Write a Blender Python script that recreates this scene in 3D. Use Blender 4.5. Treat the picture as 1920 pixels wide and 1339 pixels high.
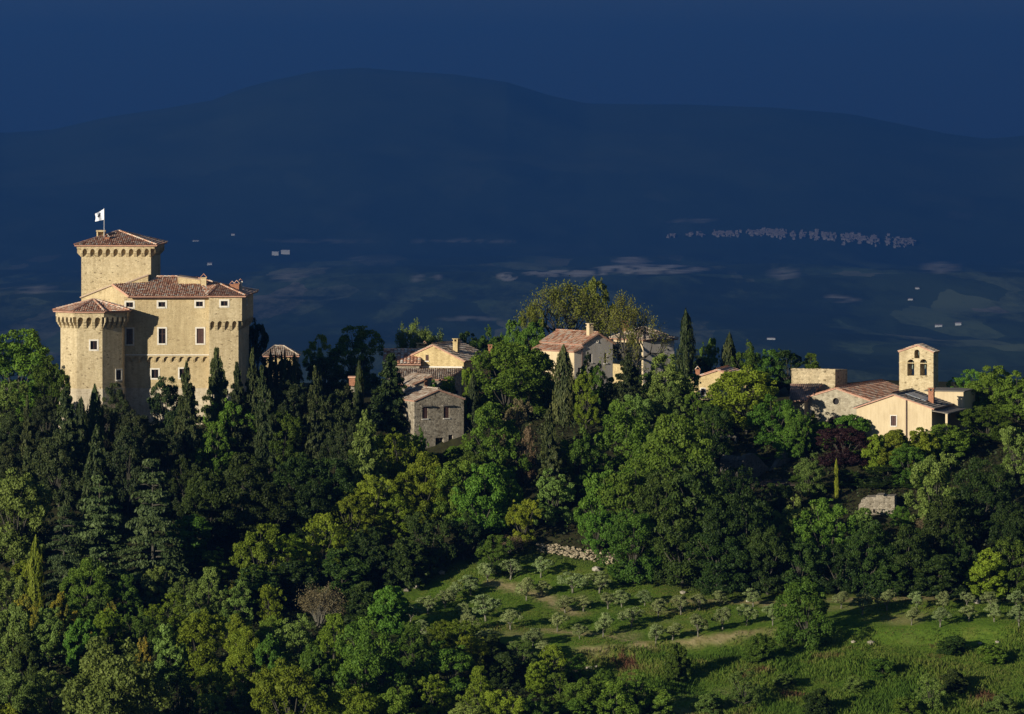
import bpy, bmesh, math, random
import numpy as np
from mathutils import Vector

for o in list(bpy.data.objects):
    bpy.data.objects.remove(o)
SC = bpy.context.scene
COL = SC.collection
R = math.radians
random.seed(7)
RNG = np.random.default_rng(7)

# ---------------------------------------------------------------- camera
F = 8000.0            # focal length in photo pixels (1920 wide)
HOR = 250.0           # image row of the true horizon
cam_d = bpy.data.cameras.new('camera')
cam = bpy.data.objects.new('camera', cam_d)
COL.objects.link(cam)
cam.location = (0, 0, 0)
cam.rotation_euler = (R(90), 0, 0)
cam_d.sensor_width = 36.0
cam_d.lens = 36.0 * F / 1920.0
cam_d.shift_y = -(669.5 - HOR) / 1920.0
cam_d.clip_start = 1.0
cam_d.clip_end = 150000.0
SC.camera = cam

# ---------------------------------------------------------------- world, sun, exposure
SUN_AZ, SUN_EL = 43.5, 13.0      # degrees to the left of straight behind the camera, height
to_sun = Vector((-math.sin(R(SUN_AZ)) * math.cos(R(SUN_EL)), -math.cos(R(SUN_AZ)) * math.cos(R(SUN_EL)), math.sin(R(SUN_EL))))
world = bpy.data.worlds.new('World')
SC.world = world
world.use_nodes = True
wn = world.node_tree
wn.nodes.clear()
w_out = wn.nodes.new('ShaderNodeOutputWorld')
w_bg = wn.nodes.new('ShaderNodeBackground')
w_sky = wn.nodes.new('ShaderNodeTexSky')
w_sky.sky_type = 'NISHITA'
w_sky.sun_disc = False
w_sky.ozone_density = 3.0
w_sky.dust_density = 0.2
w_sky.sun_elevation = R(SUN_EL)
w_sky.sun_rotation = math.atan2(to_sun.x, to_sun.y)
w_mix = wn.nodes.new('ShaderNodeMixRGB')
w_mix.inputs['Fac'].default_value = 0.70
# heavy blue-grey storm cover, a little uneven
w_noise = wn.nodes.new('ShaderNodeTexNoise')
w_noise.inputs['Scale'].default_value = 7.0
w_noise.inputs['Detail'].default_value = 5.0
w_tc = wn.nodes.new('ShaderNodeTexCoord')
w_map = wn.nodes.new('ShaderNodeMapping')
w_map.inputs['Scale'].default_value = (1, 1, 5)
w_ramp = wn.nodes.new('ShaderNodeValToRGB')
w_ramp.color_ramp.elements[0].position = 0.3
w_ramp.color_ramp.elements[0].color = (0.22, 0.34, 0.58, 1)
w_ramp.color_ramp.elements[1].position = 0.75
w_ramp.color_ramp.elements[1].color = (0.32, 0.44, 0.70, 1)
wn.links.new(w_tc.outputs['Generated'], w_map.inputs['Vector'])
wn.links.new(w_map.outputs['Vector'], w_noise.inputs['Vector'])
wn.links.new(w_noise.outputs['Fac'], w_ramp.inputs['Fac'])
wn.links.new(w_sky.outputs['Color'], w_mix.inputs['Color1'])
wn.links.new(w_ramp.outputs['Color'], w_mix.inputs['Color2'])
wn.links.new(w_mix.outputs['Color'], w_bg.inputs['Color'])
w_bg.inputs['Strength'].default_value = 0.085
wn.links.new(w_bg.outputs['Background'], w_out.inputs['Surface'])

sun_d = bpy.data.lights.new('sun', 'SUN')
sun_d.energy = 5.0
sun_d.angle = R(0.5)
sun_d.color = (1.0, 0.93, 0.78)
sun = bpy.data.objects.new('sun', sun_d)
COL.objects.link(sun)
sun.rotation_euler = (-to_sun).to_track_quat('-Z', 'Y').to_euler()

SC.view_settings.view_transform = 'Standard'
SC.view_settings.look = 'None'
SC.view_settings.exposure = 0.52
SC.view_settings.gamma = 1.0
SC.view_settings.use_curve_mapping = False
SC.render.engine = 'CYCLES'
cy = SC.cycles
cy.max_bounces = 5
cy.diffuse_bounces = 3
cy.glossy_bounces = 2
cy.transmission_bounces = 2
cy.transparent_max_bounces = 4
cy.volume_bounces = 0
cy.use_denoising = True
cy.caustics_reflective = False
cy.caustics_refractive = False
SC.render.use_persistent_data = False

HAZE_DENSITY = 0.95e-4
HAZE_COLOR = (0.048, 0.188, 0.595)
HAZE_G = 0.35

# ---------------------------------------------------------------- helpers
def W(px, py, D):
    """world point at depth D that the photo shows at pixel (px, py)"""
    return ((px - 960.0) / F * D, D, (HOR - py) / F * D)
def XP(px, D):
    return (px - 960.0) / F * D
def ZP(py, D):
    return (HOR - py) / F * D

def tag(o, label=None, cat=None, group=None, kind=None):
    if label: o['label'] = label
    if cat: o['category'] = cat
    if group: o['group'] = group
    if kind: o['kind'] = kind
    return o
def empty(name, loc=(0, 0, 0), parent=None):
    o = bpy.data.objects.new(name, None)
    o.location = loc
    o.empty_display_size = 0.5
    COL.objects.link(o)
    if parent: o.parent = parent
    return o
def link(name, mesh, mat=None, parent=None):
    if mat is not None and not mesh.materials:
        mesh.materials.append(mat)
    o = bpy.data.objects.new(name, mesh)
    COL.objects.link(o)
    if parent is not None:
        o.parent = parent
        if parent.location.length > 0 and parent.parent is None:
            o.matrix_parent_inverse.identity()
            o.location = -Vector(parent.location)
    return o

class MB:
    def __init__(s):
        s.v = []; s.f = []; s.t = []
    def add(s, verts, faces, tint=0.5):
        b = len(s.v)
        s.v.extend([tuple(q) for q in verts])
        for f in faces:
            s.f.append(tuple(b + i for i in f)); s.t.append(tint)
        return s
    def obox(s, c, u, n, h, tint=0.5):
        """box: centre c, horizontal axes u and n (2D unit), half sizes (hu, hn, hz)"""
        vs = []
        for a in (-1, 1):
            for b in (-1, 1):
                for d in (-1, 1):
                    vs.append((c[0] + a * h[0] * u[0] + b * h[1] * n[0], c[1] + a * h[0] * u[1] + b * h[1] * n[1], c[2] + d * h[2]))
        return s.add(vs, [(0, 1, 3, 2), (4, 6, 7, 5), (0, 4, 5, 1), (2, 3, 7, 6), (0, 2, 6, 4), (1, 5, 7, 3)], tint)
    def box(s, x0, x1, y0, y1, z0, z1, tint=0.5):
        return s.obox(((x0 + x1) / 2, (y0 + y1) / 2, (z0 + z1) / 2), (1, 0), (0, 1), (abs(x1 - x0) / 2, abs(y1 - y0) / 2, abs(z1 - z0) / 2), tint)
    def prism(s, poly, z0, z1, poly_top=None, tint=0.5):
        n = len(poly)
        z0 = z0 if isinstance(z0, (list, tuple)) else [z0] * n
        z1 = z1 if isinstance(z1, (list, tuple)) else [z1] * n
        pt = poly_top or poly
        vs = [(p[0], p[1], z) for p, z in zip(poly, z0)] + [(p[0], p[1], z) for p, z in zip(pt, z1)]
        fs = [tuple(range(n))[::-1], tuple(range(n, 2 * n))]
        fs += [(i, (i + 1) % n, n + (i + 1) % n, n + i) for i in range(n)]
        return s.add(vs, fs, tint)
    def extrude(s, pts3, d, tint=0.5):
        """closed planar 3D polygon swept along vector d"""
        n = len(pts3)
        vs = [tuple(p) for p in pts3] + [(p[0] + d[0], p[1] + d[1], p[2] + d[2]) for p in pts3]
        fs = [tuple(range(n))[::-1], tuple(range(n, 2 * n))]
        fs += [(i, (i + 1) % n, n + (i + 1) % n, n + i) for i in range(n)]
        return s.add(vs, fs, tint)
    def tube(s, pts, rads, seg=6, tint=0.5):
        vs = []; fs = []
        for k, p in enumerate(pts):
            p = Vector(p)
            a = Vector(pts[min(k + 1, len(pts) - 1)]) - Vector(pts[max(k - 1, 0)])
            a = a.normalized() if a.length > 1e-9 else Vector((0, 0, 1))
            u = a.cross(Vector((0.31, 0.87, 0.17))).normalized()
            w = a.cross(u)
            for j in range(seg):
                t = 2 * math.pi * j / seg
                q = p + (u * math.cos(t) + w * math.sin(t)) * rads[k]
                vs.append(tuple(q))
        for k in range(len(pts) - 1):
            for j in range(seg):
                fs.append((k * seg + j, k * seg + (j + 1) % seg, (k + 1) * seg + (j + 1) % seg, (k + 1) * seg + j))
        fs.append(tuple(range(seg))[::-1])
        fs.append(tuple(range((len(pts) - 1) * seg, len(pts) * seg)))
        return s.add(vs, fs, tint)
    def mesh(s, name, recalc=True, smooth=False):
        me = bpy.data.meshes.new(name)
        me.from_pydata(s.v, [], s.f)
        at = me.attributes.new('tint', 'FLOAT', 'FACE')
        at.data.foreach_set('value', s.t)
        if recalc:
            bm = bmesh.new(); bm.from_mesh(me)
            bmesh.ops.recalc_face_normals(bm, faces=bm.faces)
            bm.to_mesh(me); bm.free()
        if smooth:
            me.polygons.foreach_set('use_smooth', [True] * len(me.polygons))
        me.update()
        return me
    def build(s, name, mat, parent=None, recalc=True, smooth=False):
        return link(name, s.mesh(name, recalc, smooth), mat, parent)

def quads_mesh(name, V, tint, mat):
    """V: (n,4,3) array of leaf quads"""
    n = len(V)
    me = bpy.data.meshes.new(name)
    me.vertices.add(n * 4); me.loops.add(n * 4); me.polygons.add(n)
    me.vertices.foreach_set('co', V.reshape(-1).astype(np.float32))
    me.loops.foreach_set('vertex_index', np.arange(n * 4, dtype=np.int32))
    me.polygons.foreach_set('loop_start', np.arange(0, n * 4, 4, dtype=np.int32))
    me.polygons.foreach_set('loop_total', np.full(n, 4, dtype=np.int32))
    at = me.attributes.new('tint', 'FLOAT', 'FACE')
    at.data.foreach_set('value', np.asarray(tint, dtype=np.float32))
    me.update(calc_edges=True)
    me.materials.append(mat)
    return me

# value noise -----------------------------------------------------
_perm = np.random.default_rng(3).random((256, 256))
def vnoise(x, y):
    x = np.asarray(x, float); y = np.asarray(y, float)
    xi = np.floor(x).astype(int); yi = np.floor(y).astype(int)
    fx = x - xi; fy = y - yi
    fx = fx * fx * (3 - 2 * fx); fy = fy * fy * (3 - 2 * fy)
    a = _perm[xi % 256, yi % 256]; b = _perm[(xi + 1) % 256, yi % 256]
    c = _perm[xi % 256, (yi + 1) % 256]; d = _perm[(xi + 1) % 256, (yi + 1) % 256]
    return (a * (1 - fx) + b * fx) * (1 - fy) + (c * (1 - fx) + d * fx) * fy - 0.5
def fbm(x, y, o=4):
    s = 0; a = 1.0
    for k in range(o):
        s = s + a * vnoise(x * 2 ** k + 17 * k, y * 2 ** k + 31 * k); a *= 0.5
    return s

# ---------------------------------------------------------------- materials
class NT:
    def __init__(s, name):
        s.m = bpy.data.materials.new(name); s.m.use_nodes = True
        s.t = s.m.node_tree; s.t.nodes.clear()
        s.out = s.t.nodes.new('ShaderNodeOutputMaterial')
    def n(s, t, **kw):
        nd = s.t.nodes.new(t)
        for k, v in kw.items():
            if hasattr(nd, k) and k not in nd.inputs: setattr(nd, k, v)
            else: nd.inputs[k].default_value = v
        return nd
    def l(s, a, b): s.t.links.new(a, b)
    def ramp(s, fac, stops):
        r = s.n('ShaderNodeValToRGB')
        e = r.color_ramp.elements
        while len(e) < len(stops): e.new(0.5)
        for el, (p, c) in zip(e, stops):
            el.position = p; el.color = (c[0], c[1], c[2], 1)
        if fac is not None: s.l(fac, r.inputs['Fac'])
        return r.outputs['Color']
    def mix(s, a, b, fac, mode='MIX'):
        m = s.n('ShaderNodeMixRGB', blend_type=mode)
        for i, q in ((0, fac), (1, a), (2, b)):
            if isinstance(q, (int, float)): m.inputs[i].default_value = q
            elif isinstance(q, tuple): m.inputs[i].default_value = (q[0], q[1], q[2], 1)
            else: s.l(q, m.inputs[i])
        return m.outputs['Color']
    def math(s, op, a, b=None):
        m = s.n('ShaderNodeMath', operation=op)
        for i, q in ((0, a), (1, b)):
            if q is None: continue
            if isinstance(q, (int, float)): m.inputs[i].default_value = q
            else: s.l(q, m.inputs[i])
        return m.outputs[0]
    def noise(s, vec, scale, detail=4, rough=0.55):
        k = s.n('ShaderNodeTexNoise', Scale=scale, Detail=detail, Roughness=rough)
        if vec is not None: s.l(vec, k.inputs['Vector'])
        return k.outputs['Fac']
    def pos(s, scale=(1, 1, 1)):
        g = s.n('ShaderNodeNewGeometry')
        m = s.n('ShaderNodeMapping'); m.inputs['Scale'].default_value = scale
        s.l(g.outputs['Position'], m.inputs['Vector'])
        return m.outputs['Vector']
    def bsdf(s, color, rough=0.85, bump=None, bump_s=0.3, dist=0.05, metal=0.0, spec=0.3):
        b = s.n('ShaderNodeBsdfPrincipled')
        if isinstance(color, tuple): b.inputs['Base Color'].default_value = (*color, 1)
        else: s.l(color, b.inputs['Base Color'])
        b.inputs['Roughness'].default_value = rough
        b.inputs['Metallic'].default_value = metal
        b.inputs['Specular IOR Level'].default_value = spec
        if bump is not None:
            k = s.n('ShaderNodeBump', Strength=bump_s, Distance=dist)
            s.l(bump, k.inputs['Height']); s.l(k.outputs['Normal'], b.inputs['Normal'])
        s.l(b.outputs['BSDF'], s.out.inputs['Surface'])
        return s.m

def stone_mat(name, light, dark, mortar, size=(4.0, 4.0, 6.8), spots=0.5, rough_mix=0.5):
    t = NT(name)
    p = t.pos()
    wob = t.n('ShaderNodeTexNoise', Scale=1.3, Detail=2.0)
    t.l(p, wob.inputs['Vector'])
    pv = t.n('ShaderNodeVectorMath', operation='MULTIPLY_ADD')
    t.l(wob.outputs['Color'], pv.inputs[0]); pv.inputs[1].default_value = (0.25, 0.25, 0.12); t.l(p, pv.inputs[2])
    mp = t.n('ShaderNodeMapping'); mp.inputs['Scale'].default_value = size
    t.l(pv.outputs[0], mp.inputs['Vector'])
    vo = t.n('ShaderNodeTexVoronoi', feature='F1', Scale=1.0); t.l(mp.outputs[0], vo.inputs['Vector'])
    ve = t.n('ShaderNodeTexVoronoi', feature='DISTANCE_TO_EDGE', Scale=1.0); t.l(mp.outputs[0], ve.inputs['Vector'])
    sep = t.n('ShaderNodeSeparateColor'); t.l(vo.outputs['Color'], sep.inputs[0])
    base = t.ramp(sep.outputs[0], [(0.0, dark), (0.35, tuple(0.5 * (a + b) for a, b in zip(light, dark))), (1.0, light)])
    edge = t.ramp(ve.outputs['Distance'], [(0.02, (0, 0, 0)), (0.11, (1, 1, 1))])
    col = t.mix(mortar, base, edge)
    # occasional stones darkened in colour, painted as shaded holes
    hole = t.ramp(sep.outputs[1], [(0.972, (1, 1, 1)), (0.98, (0.3, 0.27, 0.23))])
    col = t.mix(col, hole, spots, 'MULTIPLY')
    big = t.noise(t.pos((1, 1, 0.5)), 0.16, 6, 0.65)
    col = t.mix(col, t.ramp(big, [(0.32, (0.72, 0.68, 0.62)), (0.6, (1.06, 1.05, 1.02))]), 0.75, 'MULTIPLY')
    med = t.noise(p, 1.1, 5, 0.7)
    col = t.mix(col, t.ramp(med, [(0.3, (0.80, 0.76, 0.72)), (0.65, (1.05, 1.04, 1.02))]), 0.7, 'MULTIPLY')
    streak = t.noise(t.pos((2.2, 2.2, 0.16)), 1.0, 5, 0.65)
    col = t.mix(col, t.ramp(streak, [(0.34, (0.74, 0.71, 0.66)), (0.56, (1.03, 1.02, 1.01))]), 0.6, 'MULTIPLY')
    h = t.math('ADD', t.math('MULTIPLY', edge, 0.7), t.math('MULTIPLY', t.noise(p, 7.0, 4), 0.6))
    return t.bsdf(col, 0.92, h, 0.55, 0.06, spec=0.1)

def plaster_mat(name, c, stain=(0.78, 0.74, 0.70)):
    t = NT(name)
    p = t.pos((1, 1, 0.45))
    col = t.mix(c, t.ramp(t.noise(p, 0.7, 6, 0.7), [(0.3, stain), (0.62, (1.04, 1.03, 1.02))]), 0.8, 'MULTIPLY')
    col = t.mix(col, t.ramp(t.noise(t.pos((6, 6, 0.4)), 1.0, 3), [(0.35, (0.85, 0.83, 0.8)), (0.6, (1, 1, 1))]), 0.5, 'MULTIPLY')
    return t.bsdf(col, 0.9, t.noise(t.pos(), 5, 4), 0.25, 0.03, spec=0.1)

def tile_mat(name, stops):
    t = NT(name)
    a = t.n('ShaderNodeAttribute', attribute_name='tint')
    base = t.ramp(a.outputs['Fac'], stops)
    n1 = t.noise(t.pos(), 0.8, 5, 0.7)
    col = t.mix(base, t.ramp(n1, [(0.33, (0.72, 0.70, 0.68)), (0.6, (1.05, 1.03, 1.0))]), 0.6, 'MULTIPLY')
    col = t.mix(col, (0.36, 0.32, 0.22), t.ramp(t.noise(t.pos(), 3.1, 3), [(0.58, (0, 0, 0)), (0.72, (0.55, 0.55, 0.55))]))
    return t.bsdf(col, 0.9, t.noise(t.pos(), 9, 3), 0.3, 0.02, spec=0.1)

def plain_mat(name, c, rough=0.7, var=0.35, scale=3.0, metal=0.0, spec=0.3):
    t = NT(name)
    col = t.mix(c, t.ramp(t.noise(t.pos(), scale, 4), [(0.3, (1 - var,) * 3), (0.7, (1.05,) * 3)]), 1.0, 'MULTIPLY')
    return t.bsdf(col, rough, metal=metal, spec=spec)

def leaf_mat(name, lo, mid, hi, trans=0.28, obj_var=0.35, rough=0.6):
    t = NT(name)
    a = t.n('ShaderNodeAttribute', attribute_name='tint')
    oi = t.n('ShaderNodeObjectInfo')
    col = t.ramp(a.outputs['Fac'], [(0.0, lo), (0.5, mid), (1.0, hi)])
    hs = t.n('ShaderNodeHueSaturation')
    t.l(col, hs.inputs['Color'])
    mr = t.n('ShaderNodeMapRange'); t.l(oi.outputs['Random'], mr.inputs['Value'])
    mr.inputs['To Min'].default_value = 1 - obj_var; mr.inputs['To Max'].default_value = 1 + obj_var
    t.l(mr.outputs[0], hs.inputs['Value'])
    mh = t.n('ShaderNodeMapRange'); 
    rr = t.math('FRACT', t.math('MULTIPLY', oi.outputs['Random'], 7.31))
    t.l(rr, mh.inputs['Value']); mh.inputs['To Min'].default_value = 0.5 - 0.032; mh.inputs['To Max'].default_value = 0.5 + 0.004
    t.l(mh.outputs[0], hs.inputs['Hue'])
    d = t.n('ShaderNodeBsdfPrincipled'); t.l(hs.outputs[0], d.inputs['Base Color'])
    d.inputs['Roughness'].default_value = rough; d.inputs['Specular IOR Level'].default_value = 0.18
    tr = t.n('ShaderNodeBsdfTranslucent')
    t.l(t.mix(hs.outputs[0], (1.25, 1.15, 0.5), 1.0, 'MULTIPLY'), tr.inputs['Color'])
    m = t.n('ShaderNodeMixShader'); m.inputs[0].default_value = trans
    t.l(d.outputs[0], m.inputs[1]); t.l(tr.outputs[0], m.inputs[2])
    t.l(m.outputs[0], t.out.inputs['Surface'])
    return t.m

M = {}
M['castle'] = stone_mat('castle_stone', (0.64, 0.54, 0.35), (0.45, 0.365, 0.22), (0.56, 0.47, 0.31), spots=0.75)
M['castle_smooth'] = stone_mat('castle_render', (0.62, 0.51, 0.31), (0.50, 0.40, 0.23), (0.58, 0.48, 0.30), size=(4.0, 4.0, 6.5), spots=0.4)
M['castle_base'] = stone_mat('castle_base_stone', (0.62, 0.55, 0.42), (0.46, 0.40, 0.30), (0.60, 0.53, 0.41), spots=0.3)
M['cottage'] = stone_mat('cottage_stone', (0.44, 0.395, 0.32), (0.17, 0.15, 0.12), (0.31, 0.275, 0.215), size=(3.2, 3.2, 4.8), spots=0.7)
M['church'] = stone_mat('church_stone', (0.47, 0.43, 0.33), (0.27, 0.24, 0.18), (0.40, 0.36, 0.28), size=(2.8, 2.8, 4.2), spots=0.6)
M['ruin'] = stone_mat('shaded_ruin_stone', (0.16, 0.15, 0.13), (0.08, 0.075, 0.065), (0.12, 0.11, 0.095), spots=0.7)  # stone darkened in colour to stand for shade on the ruin
M['yellow_wall'] = stone_mat('yellow_stone', (0.62, 0.50, 0.27), (0.45, 0.35, 0.18), (0.58, 0.46, 0.26), spots=0.4)
M['cream'] = plaster_mat('cream_plaster', (0.60, 0.485, 0.31))
M['shaded_plaster'] = plaster_mat('shaded_plaster', (0.50, 0.46, 0.41))  # shade put into the colour, for walls turned from the sun
M['frame'] = plain_mat('pale_travertine', (0.70, 0.64, 0.54), 0.8, 0.2)
M['glass'] = NT('dark_pane').bsdf((0.012, 0.010, 0.012), 0.18, spec=0.5)
M['wood'] = plain_mat('brown_shutter', (0.085, 0.042, 0.032), 0.7, 0.4, 6)
M['darkwood'] = plain_mat('dark_timber', (0.05, 0.035, 0.025), 0.8, 0.4, 6)
M['metal'] = plain_mat('dull_metal', (0.25, 0.25, 0.26), 0.5, 0.2, metal=0.6)
M['copper'] = plain_mat('brown_pipe', (0.09, 0.045, 0.03), 0.5, 0.3)
M['brick'] = plain_mat('chimney_brick', (0.40, 0.18, 0.10), 0.9, 0.5, 8)
M['bell'] = plain_mat('bronze_bell', (0.05, 0.06, 0.05), 0.4, 0.3, metal=0.7)
M['sheet'] = plain_mat('pale_roof_sheet', (0.34, 0.38, 0.42), 0.35, 0.15)
M['white'] = plain_mat('white_cloth', (0.80, 0.82, 0.86), 0.8, 0.06)
M['emblem'] = plain_mat('emblem_ink', (0.03, 0.035, 0.05), 0.8, 0.1)
M['tiles'] = tile_mat('terracotta_tiles', [(0, (0.30, 0.135, 0.085)), (0.3, (0.56, 0.28, 0.175)), (0.6, (0.68, 0.41, 0.285)), (0.85, (0.74, 0.56, 0.42)), (1, (0.62, 0.56, 0.48))])
M['tiles_red'] = tile_mat('reddish_tiles', [(0, (0.22, 0.10, 0.06)), (0.3, (0.40, 0.19, 0.115)), (0.6, (0.48, 0.27, 0.18)), (0.85, (0.52, 0.38, 0.27)), (1, (0.44, 0.38, 0.31))])
M['tiles_old'] = tile_mat('weathered_tiles', [(0, (0.20, 0.14, 0.10)), (0.35, (0.40, 0.28, 0.20)), (0.7, (0.54, 0.43, 0.33)), (1, (0.60, 0.53, 0.43))])
M['tiles_grey'] = tile_mat('grey_tiles', [(0, (0.09, 0.08, 0.075)), (0.5, (0.18, 0.16, 0.14)), (1, (0.30, 0.26, 0.22))])
M['slab'] = plain_mat('roof_underlay', (0.52, 0.29, 0.20), 0.9, 0.3)
M['rock'] = stone_mat('pale_rock', (0.42, 0.39, 0.33), (0.28, 0.26, 0.21), (0.36, 0.33, 0.28), size=(1.2, 1.2, 1.2), spots=0.2)
M['rubble'] = stone_mat('rubble_rock', (0.44, 0.38, 0.27), (0.26, 0.22, 0.15), (0.36, 0.31, 0.22), size=(3.2, 3.2, 3.2), spots=0.2)
M['bark'] = plain_mat('bark', (0.075, 0.068, 0.048), 0.9, 0.5, 5)
M['bark_pale'] = plain_mat('pale_bark', (0.19, 0.175, 0.13), 0.9, 0.4, 5)
# foliage
M['oak'] = leaf_mat('oak_leaves', (0.0349, 0.0847, 0.0091), (0.0722, 0.153, 0.0148), (0.1339, 0.2255, 0.025), 0.32)
M['bright'] = leaf_mat('fresh_leaves', (0.09, 0.1424, 0.0097), (0.1535, 0.228, 0.0165), (0.2381, 0.3059, 0.0292), 0.38, 0.25)
M['deep'] = leaf_mat('evergreen_leaves', (0.0133, 0.0305, 0.005), (0.0295, 0.0578, 0.0079), (0.0576, 0.0918, 0.013), 0.25)  # evergreen tone, darkened further to stand for shade in the wood
M['grey'] = leaf_mat('grey_green_leaves', (0.0624, 0.1092, 0.0206), (0.119, 0.1884, 0.035), (0.2096, 0.2935, 0.0669), 0.28, 0.25)
M['cypress'] = leaf_mat('cypress_scales', (0.011, 0.0238, 0.0059), (0.0255, 0.0442, 0.0093), (0.051, 0.0697, 0.0153), 0.12, 0.3)
M['conifer'] = leaf_mat('conifer_needles', (0.0141, 0.0266, 0.007), (0.0329, 0.0501, 0.0125), (0.0665, 0.0814, 0.0219), 0.15, 0.3)
M['cedar'] = leaf_mat('cedar_needles', (0.021, 0.0464, 0.0141), (0.0481, 0.085, 0.025), (0.0918, 0.1353, 0.0422), 0.15, 0.25)
M['airy'] = leaf_mat('spring_leaves', (0.0983, 0.1242, 0.0161), (0.1639, 0.1925, 0.0253), (0.2294, 0.2484, 0.046), 0.38, 0.15)
M['olive'] = leaf_mat('olive_leaves', (0.1425, 0.1931, 0.0619), (0.2137, 0.2768, 0.1013), (0.3087, 0.3734, 0.1631), 0.28, 0.2)
M['plum'] = leaf_mat('dark_red_leaves', (0.014, 0.006, 0.006), (0.027, 0.010, 0.010), (0.046, 0.017, 0.015), 0.2, 0.1)
M['rust'] = leaf_mat('dead_brown_leaves', (0.085, 0.066, 0.026), (0.15, 0.120, 0.052), (0.24, 0.20, 0.10), 0.15, 0.15)
M['broom'] = leaf_mat('broom_flowers', (0.05, 0.075, 0.012), (0.12, 0.13, 0.014), (0.42, 0.33, 0.02), 0.2, 0.2)
M['undergrowth'] = leaf_mat('undergrowth_leaves', (0.014, 0.024, 0.006), (0.026, 0.042, 0.009), (0.05, 0.065, 0.015), 0.2, 0.0)

def grass_mat():
    t = NT('meadow_grass')
    a = t.n('ShaderNodeAttribute', attribute_name='tint')
    col = t.ramp(a.outputs['Fac'], [(0.0, (0.048, 0.098, 0.012)), (0.3, (0.085, 0.148, 0.018)), (0.6, (0.132, 0.178, 0.025)), (0.8, (0.19, 0.185, 0.05)), (0.92, (0.15, 0.105, 0.045)), (1.0, (0.12, 0.055, 0.030))])
    d = t.n('ShaderNodeBsdfPrincipled'); t.l(col, d.inputs['Base Color'])
    d.inputs['Roughness'].default_value = 0.7; d.inputs['Specular IOR Level'].default_value = 0.1
    tr = t.n('ShaderNodeBsdfTranslucent'); t.l(col, tr.inputs['Color'])
    m = t.n('ShaderNodeMixShader'); m.inputs[0].default_value = 0.3
    t.l(d.outputs[0], m.inputs[1]); t.l(tr.outputs[0], m.inputs[2]); t.l(m.outputs[0], t.out.inputs['Surface'])
    return t.m
M['grass'] = grass_mat()
# ---------------------------------------------------------------- terrain
FS = 1.7     # how far away the valley and the mountain lie
PROF_D = np.array([-400, 0, 200, 300, 380, 400, 425, 445, 465, 480, 500, 520, 545, 565, 600, 700, 1000, 2000, 3000 * FS, 5000 * FS, 7000 * FS, 9000 * FS, 11000 * FS, 12000 * FS, 66000], float)
PROF_Z = np.array([-78, -80, -80, -76, -67, -63, -57.6, -53.0, -48.6, -42.2, -35.0, -32.2, -32.0, -33.5, -42, -78, -140, -205, -186 * FS, -214 * FS, -230 * FS, -236 * FS, -228 * FS, -215 * FS, -215 * FS], float)
# monotone smooth interpolation of the hill profile (finite-difference cubic Hermite)
_h = np.diff(PROF_D); _dl = np.diff(PROF_Z) / _h
_m = np.zeros(len(PROF_D))
for _i in range(1, len(PROF_D) - 1):
    _m[_i] = 0 if _dl[_i - 1] * _dl[_i] <= 0 else 2 * _dl[_i - 1] * _dl[_i] / (_dl[_i - 1] + _dl[_i])
def prof(D):
    D = np.clip(np.asarray(D, float), PROF_D[0], PROF_D[-1] - 1e-3)
    i = np.clip(np.searchsorted(PROF_D, D, side='right') - 1, 0, len(_h) - 1)
    t = (D - PROF_D[i]) / _h[i]
    return ((2 * t**3 - 3 * t**2 + 1) * PROF_Z[i] + (t**3 - 2 * t**2 + t) * _h[i] * _m[i] + (-2 * t**3 + 3 * t**2) * PROF_Z[i + 1] + (t**3 - t**2) * _h[i] * _m[i + 1])
def smooth(a, b, x):
    t = np.clip((x - a) / (b - a), 0, 1); return t * t * (3 - 2 * t)

LIP_PX = [980, 1080, 1200, 1300, 1380, 1460, 1560, 1700, 1920, 2300]
LIP_D = [442.0, 444.0, 445.2, 446.6, 448.4, 450.3, 449.2, 449.6, 450.0, 450.0]
RIDGE_PX = [-2500, -1500, -600, 0, 100, 200, 300, 400, 450, 520, 600, 680, 760, 850, 950, 1030, 1100, 1300, 1450, 1600, 1700, 1780, 1850, 1920, 2400, 3500, 4800]
RIDGE_Y = [-150, -190, 60, 250, 243, 220, 205, 188, 168, 150, 133, 128, 135, 140, 155, 180, 195, 197, 204, 215, 235, 252, 261, 256, 130, -120, -190]  # unseen outer slopes raised so taller haze covers the bright sky

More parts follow.
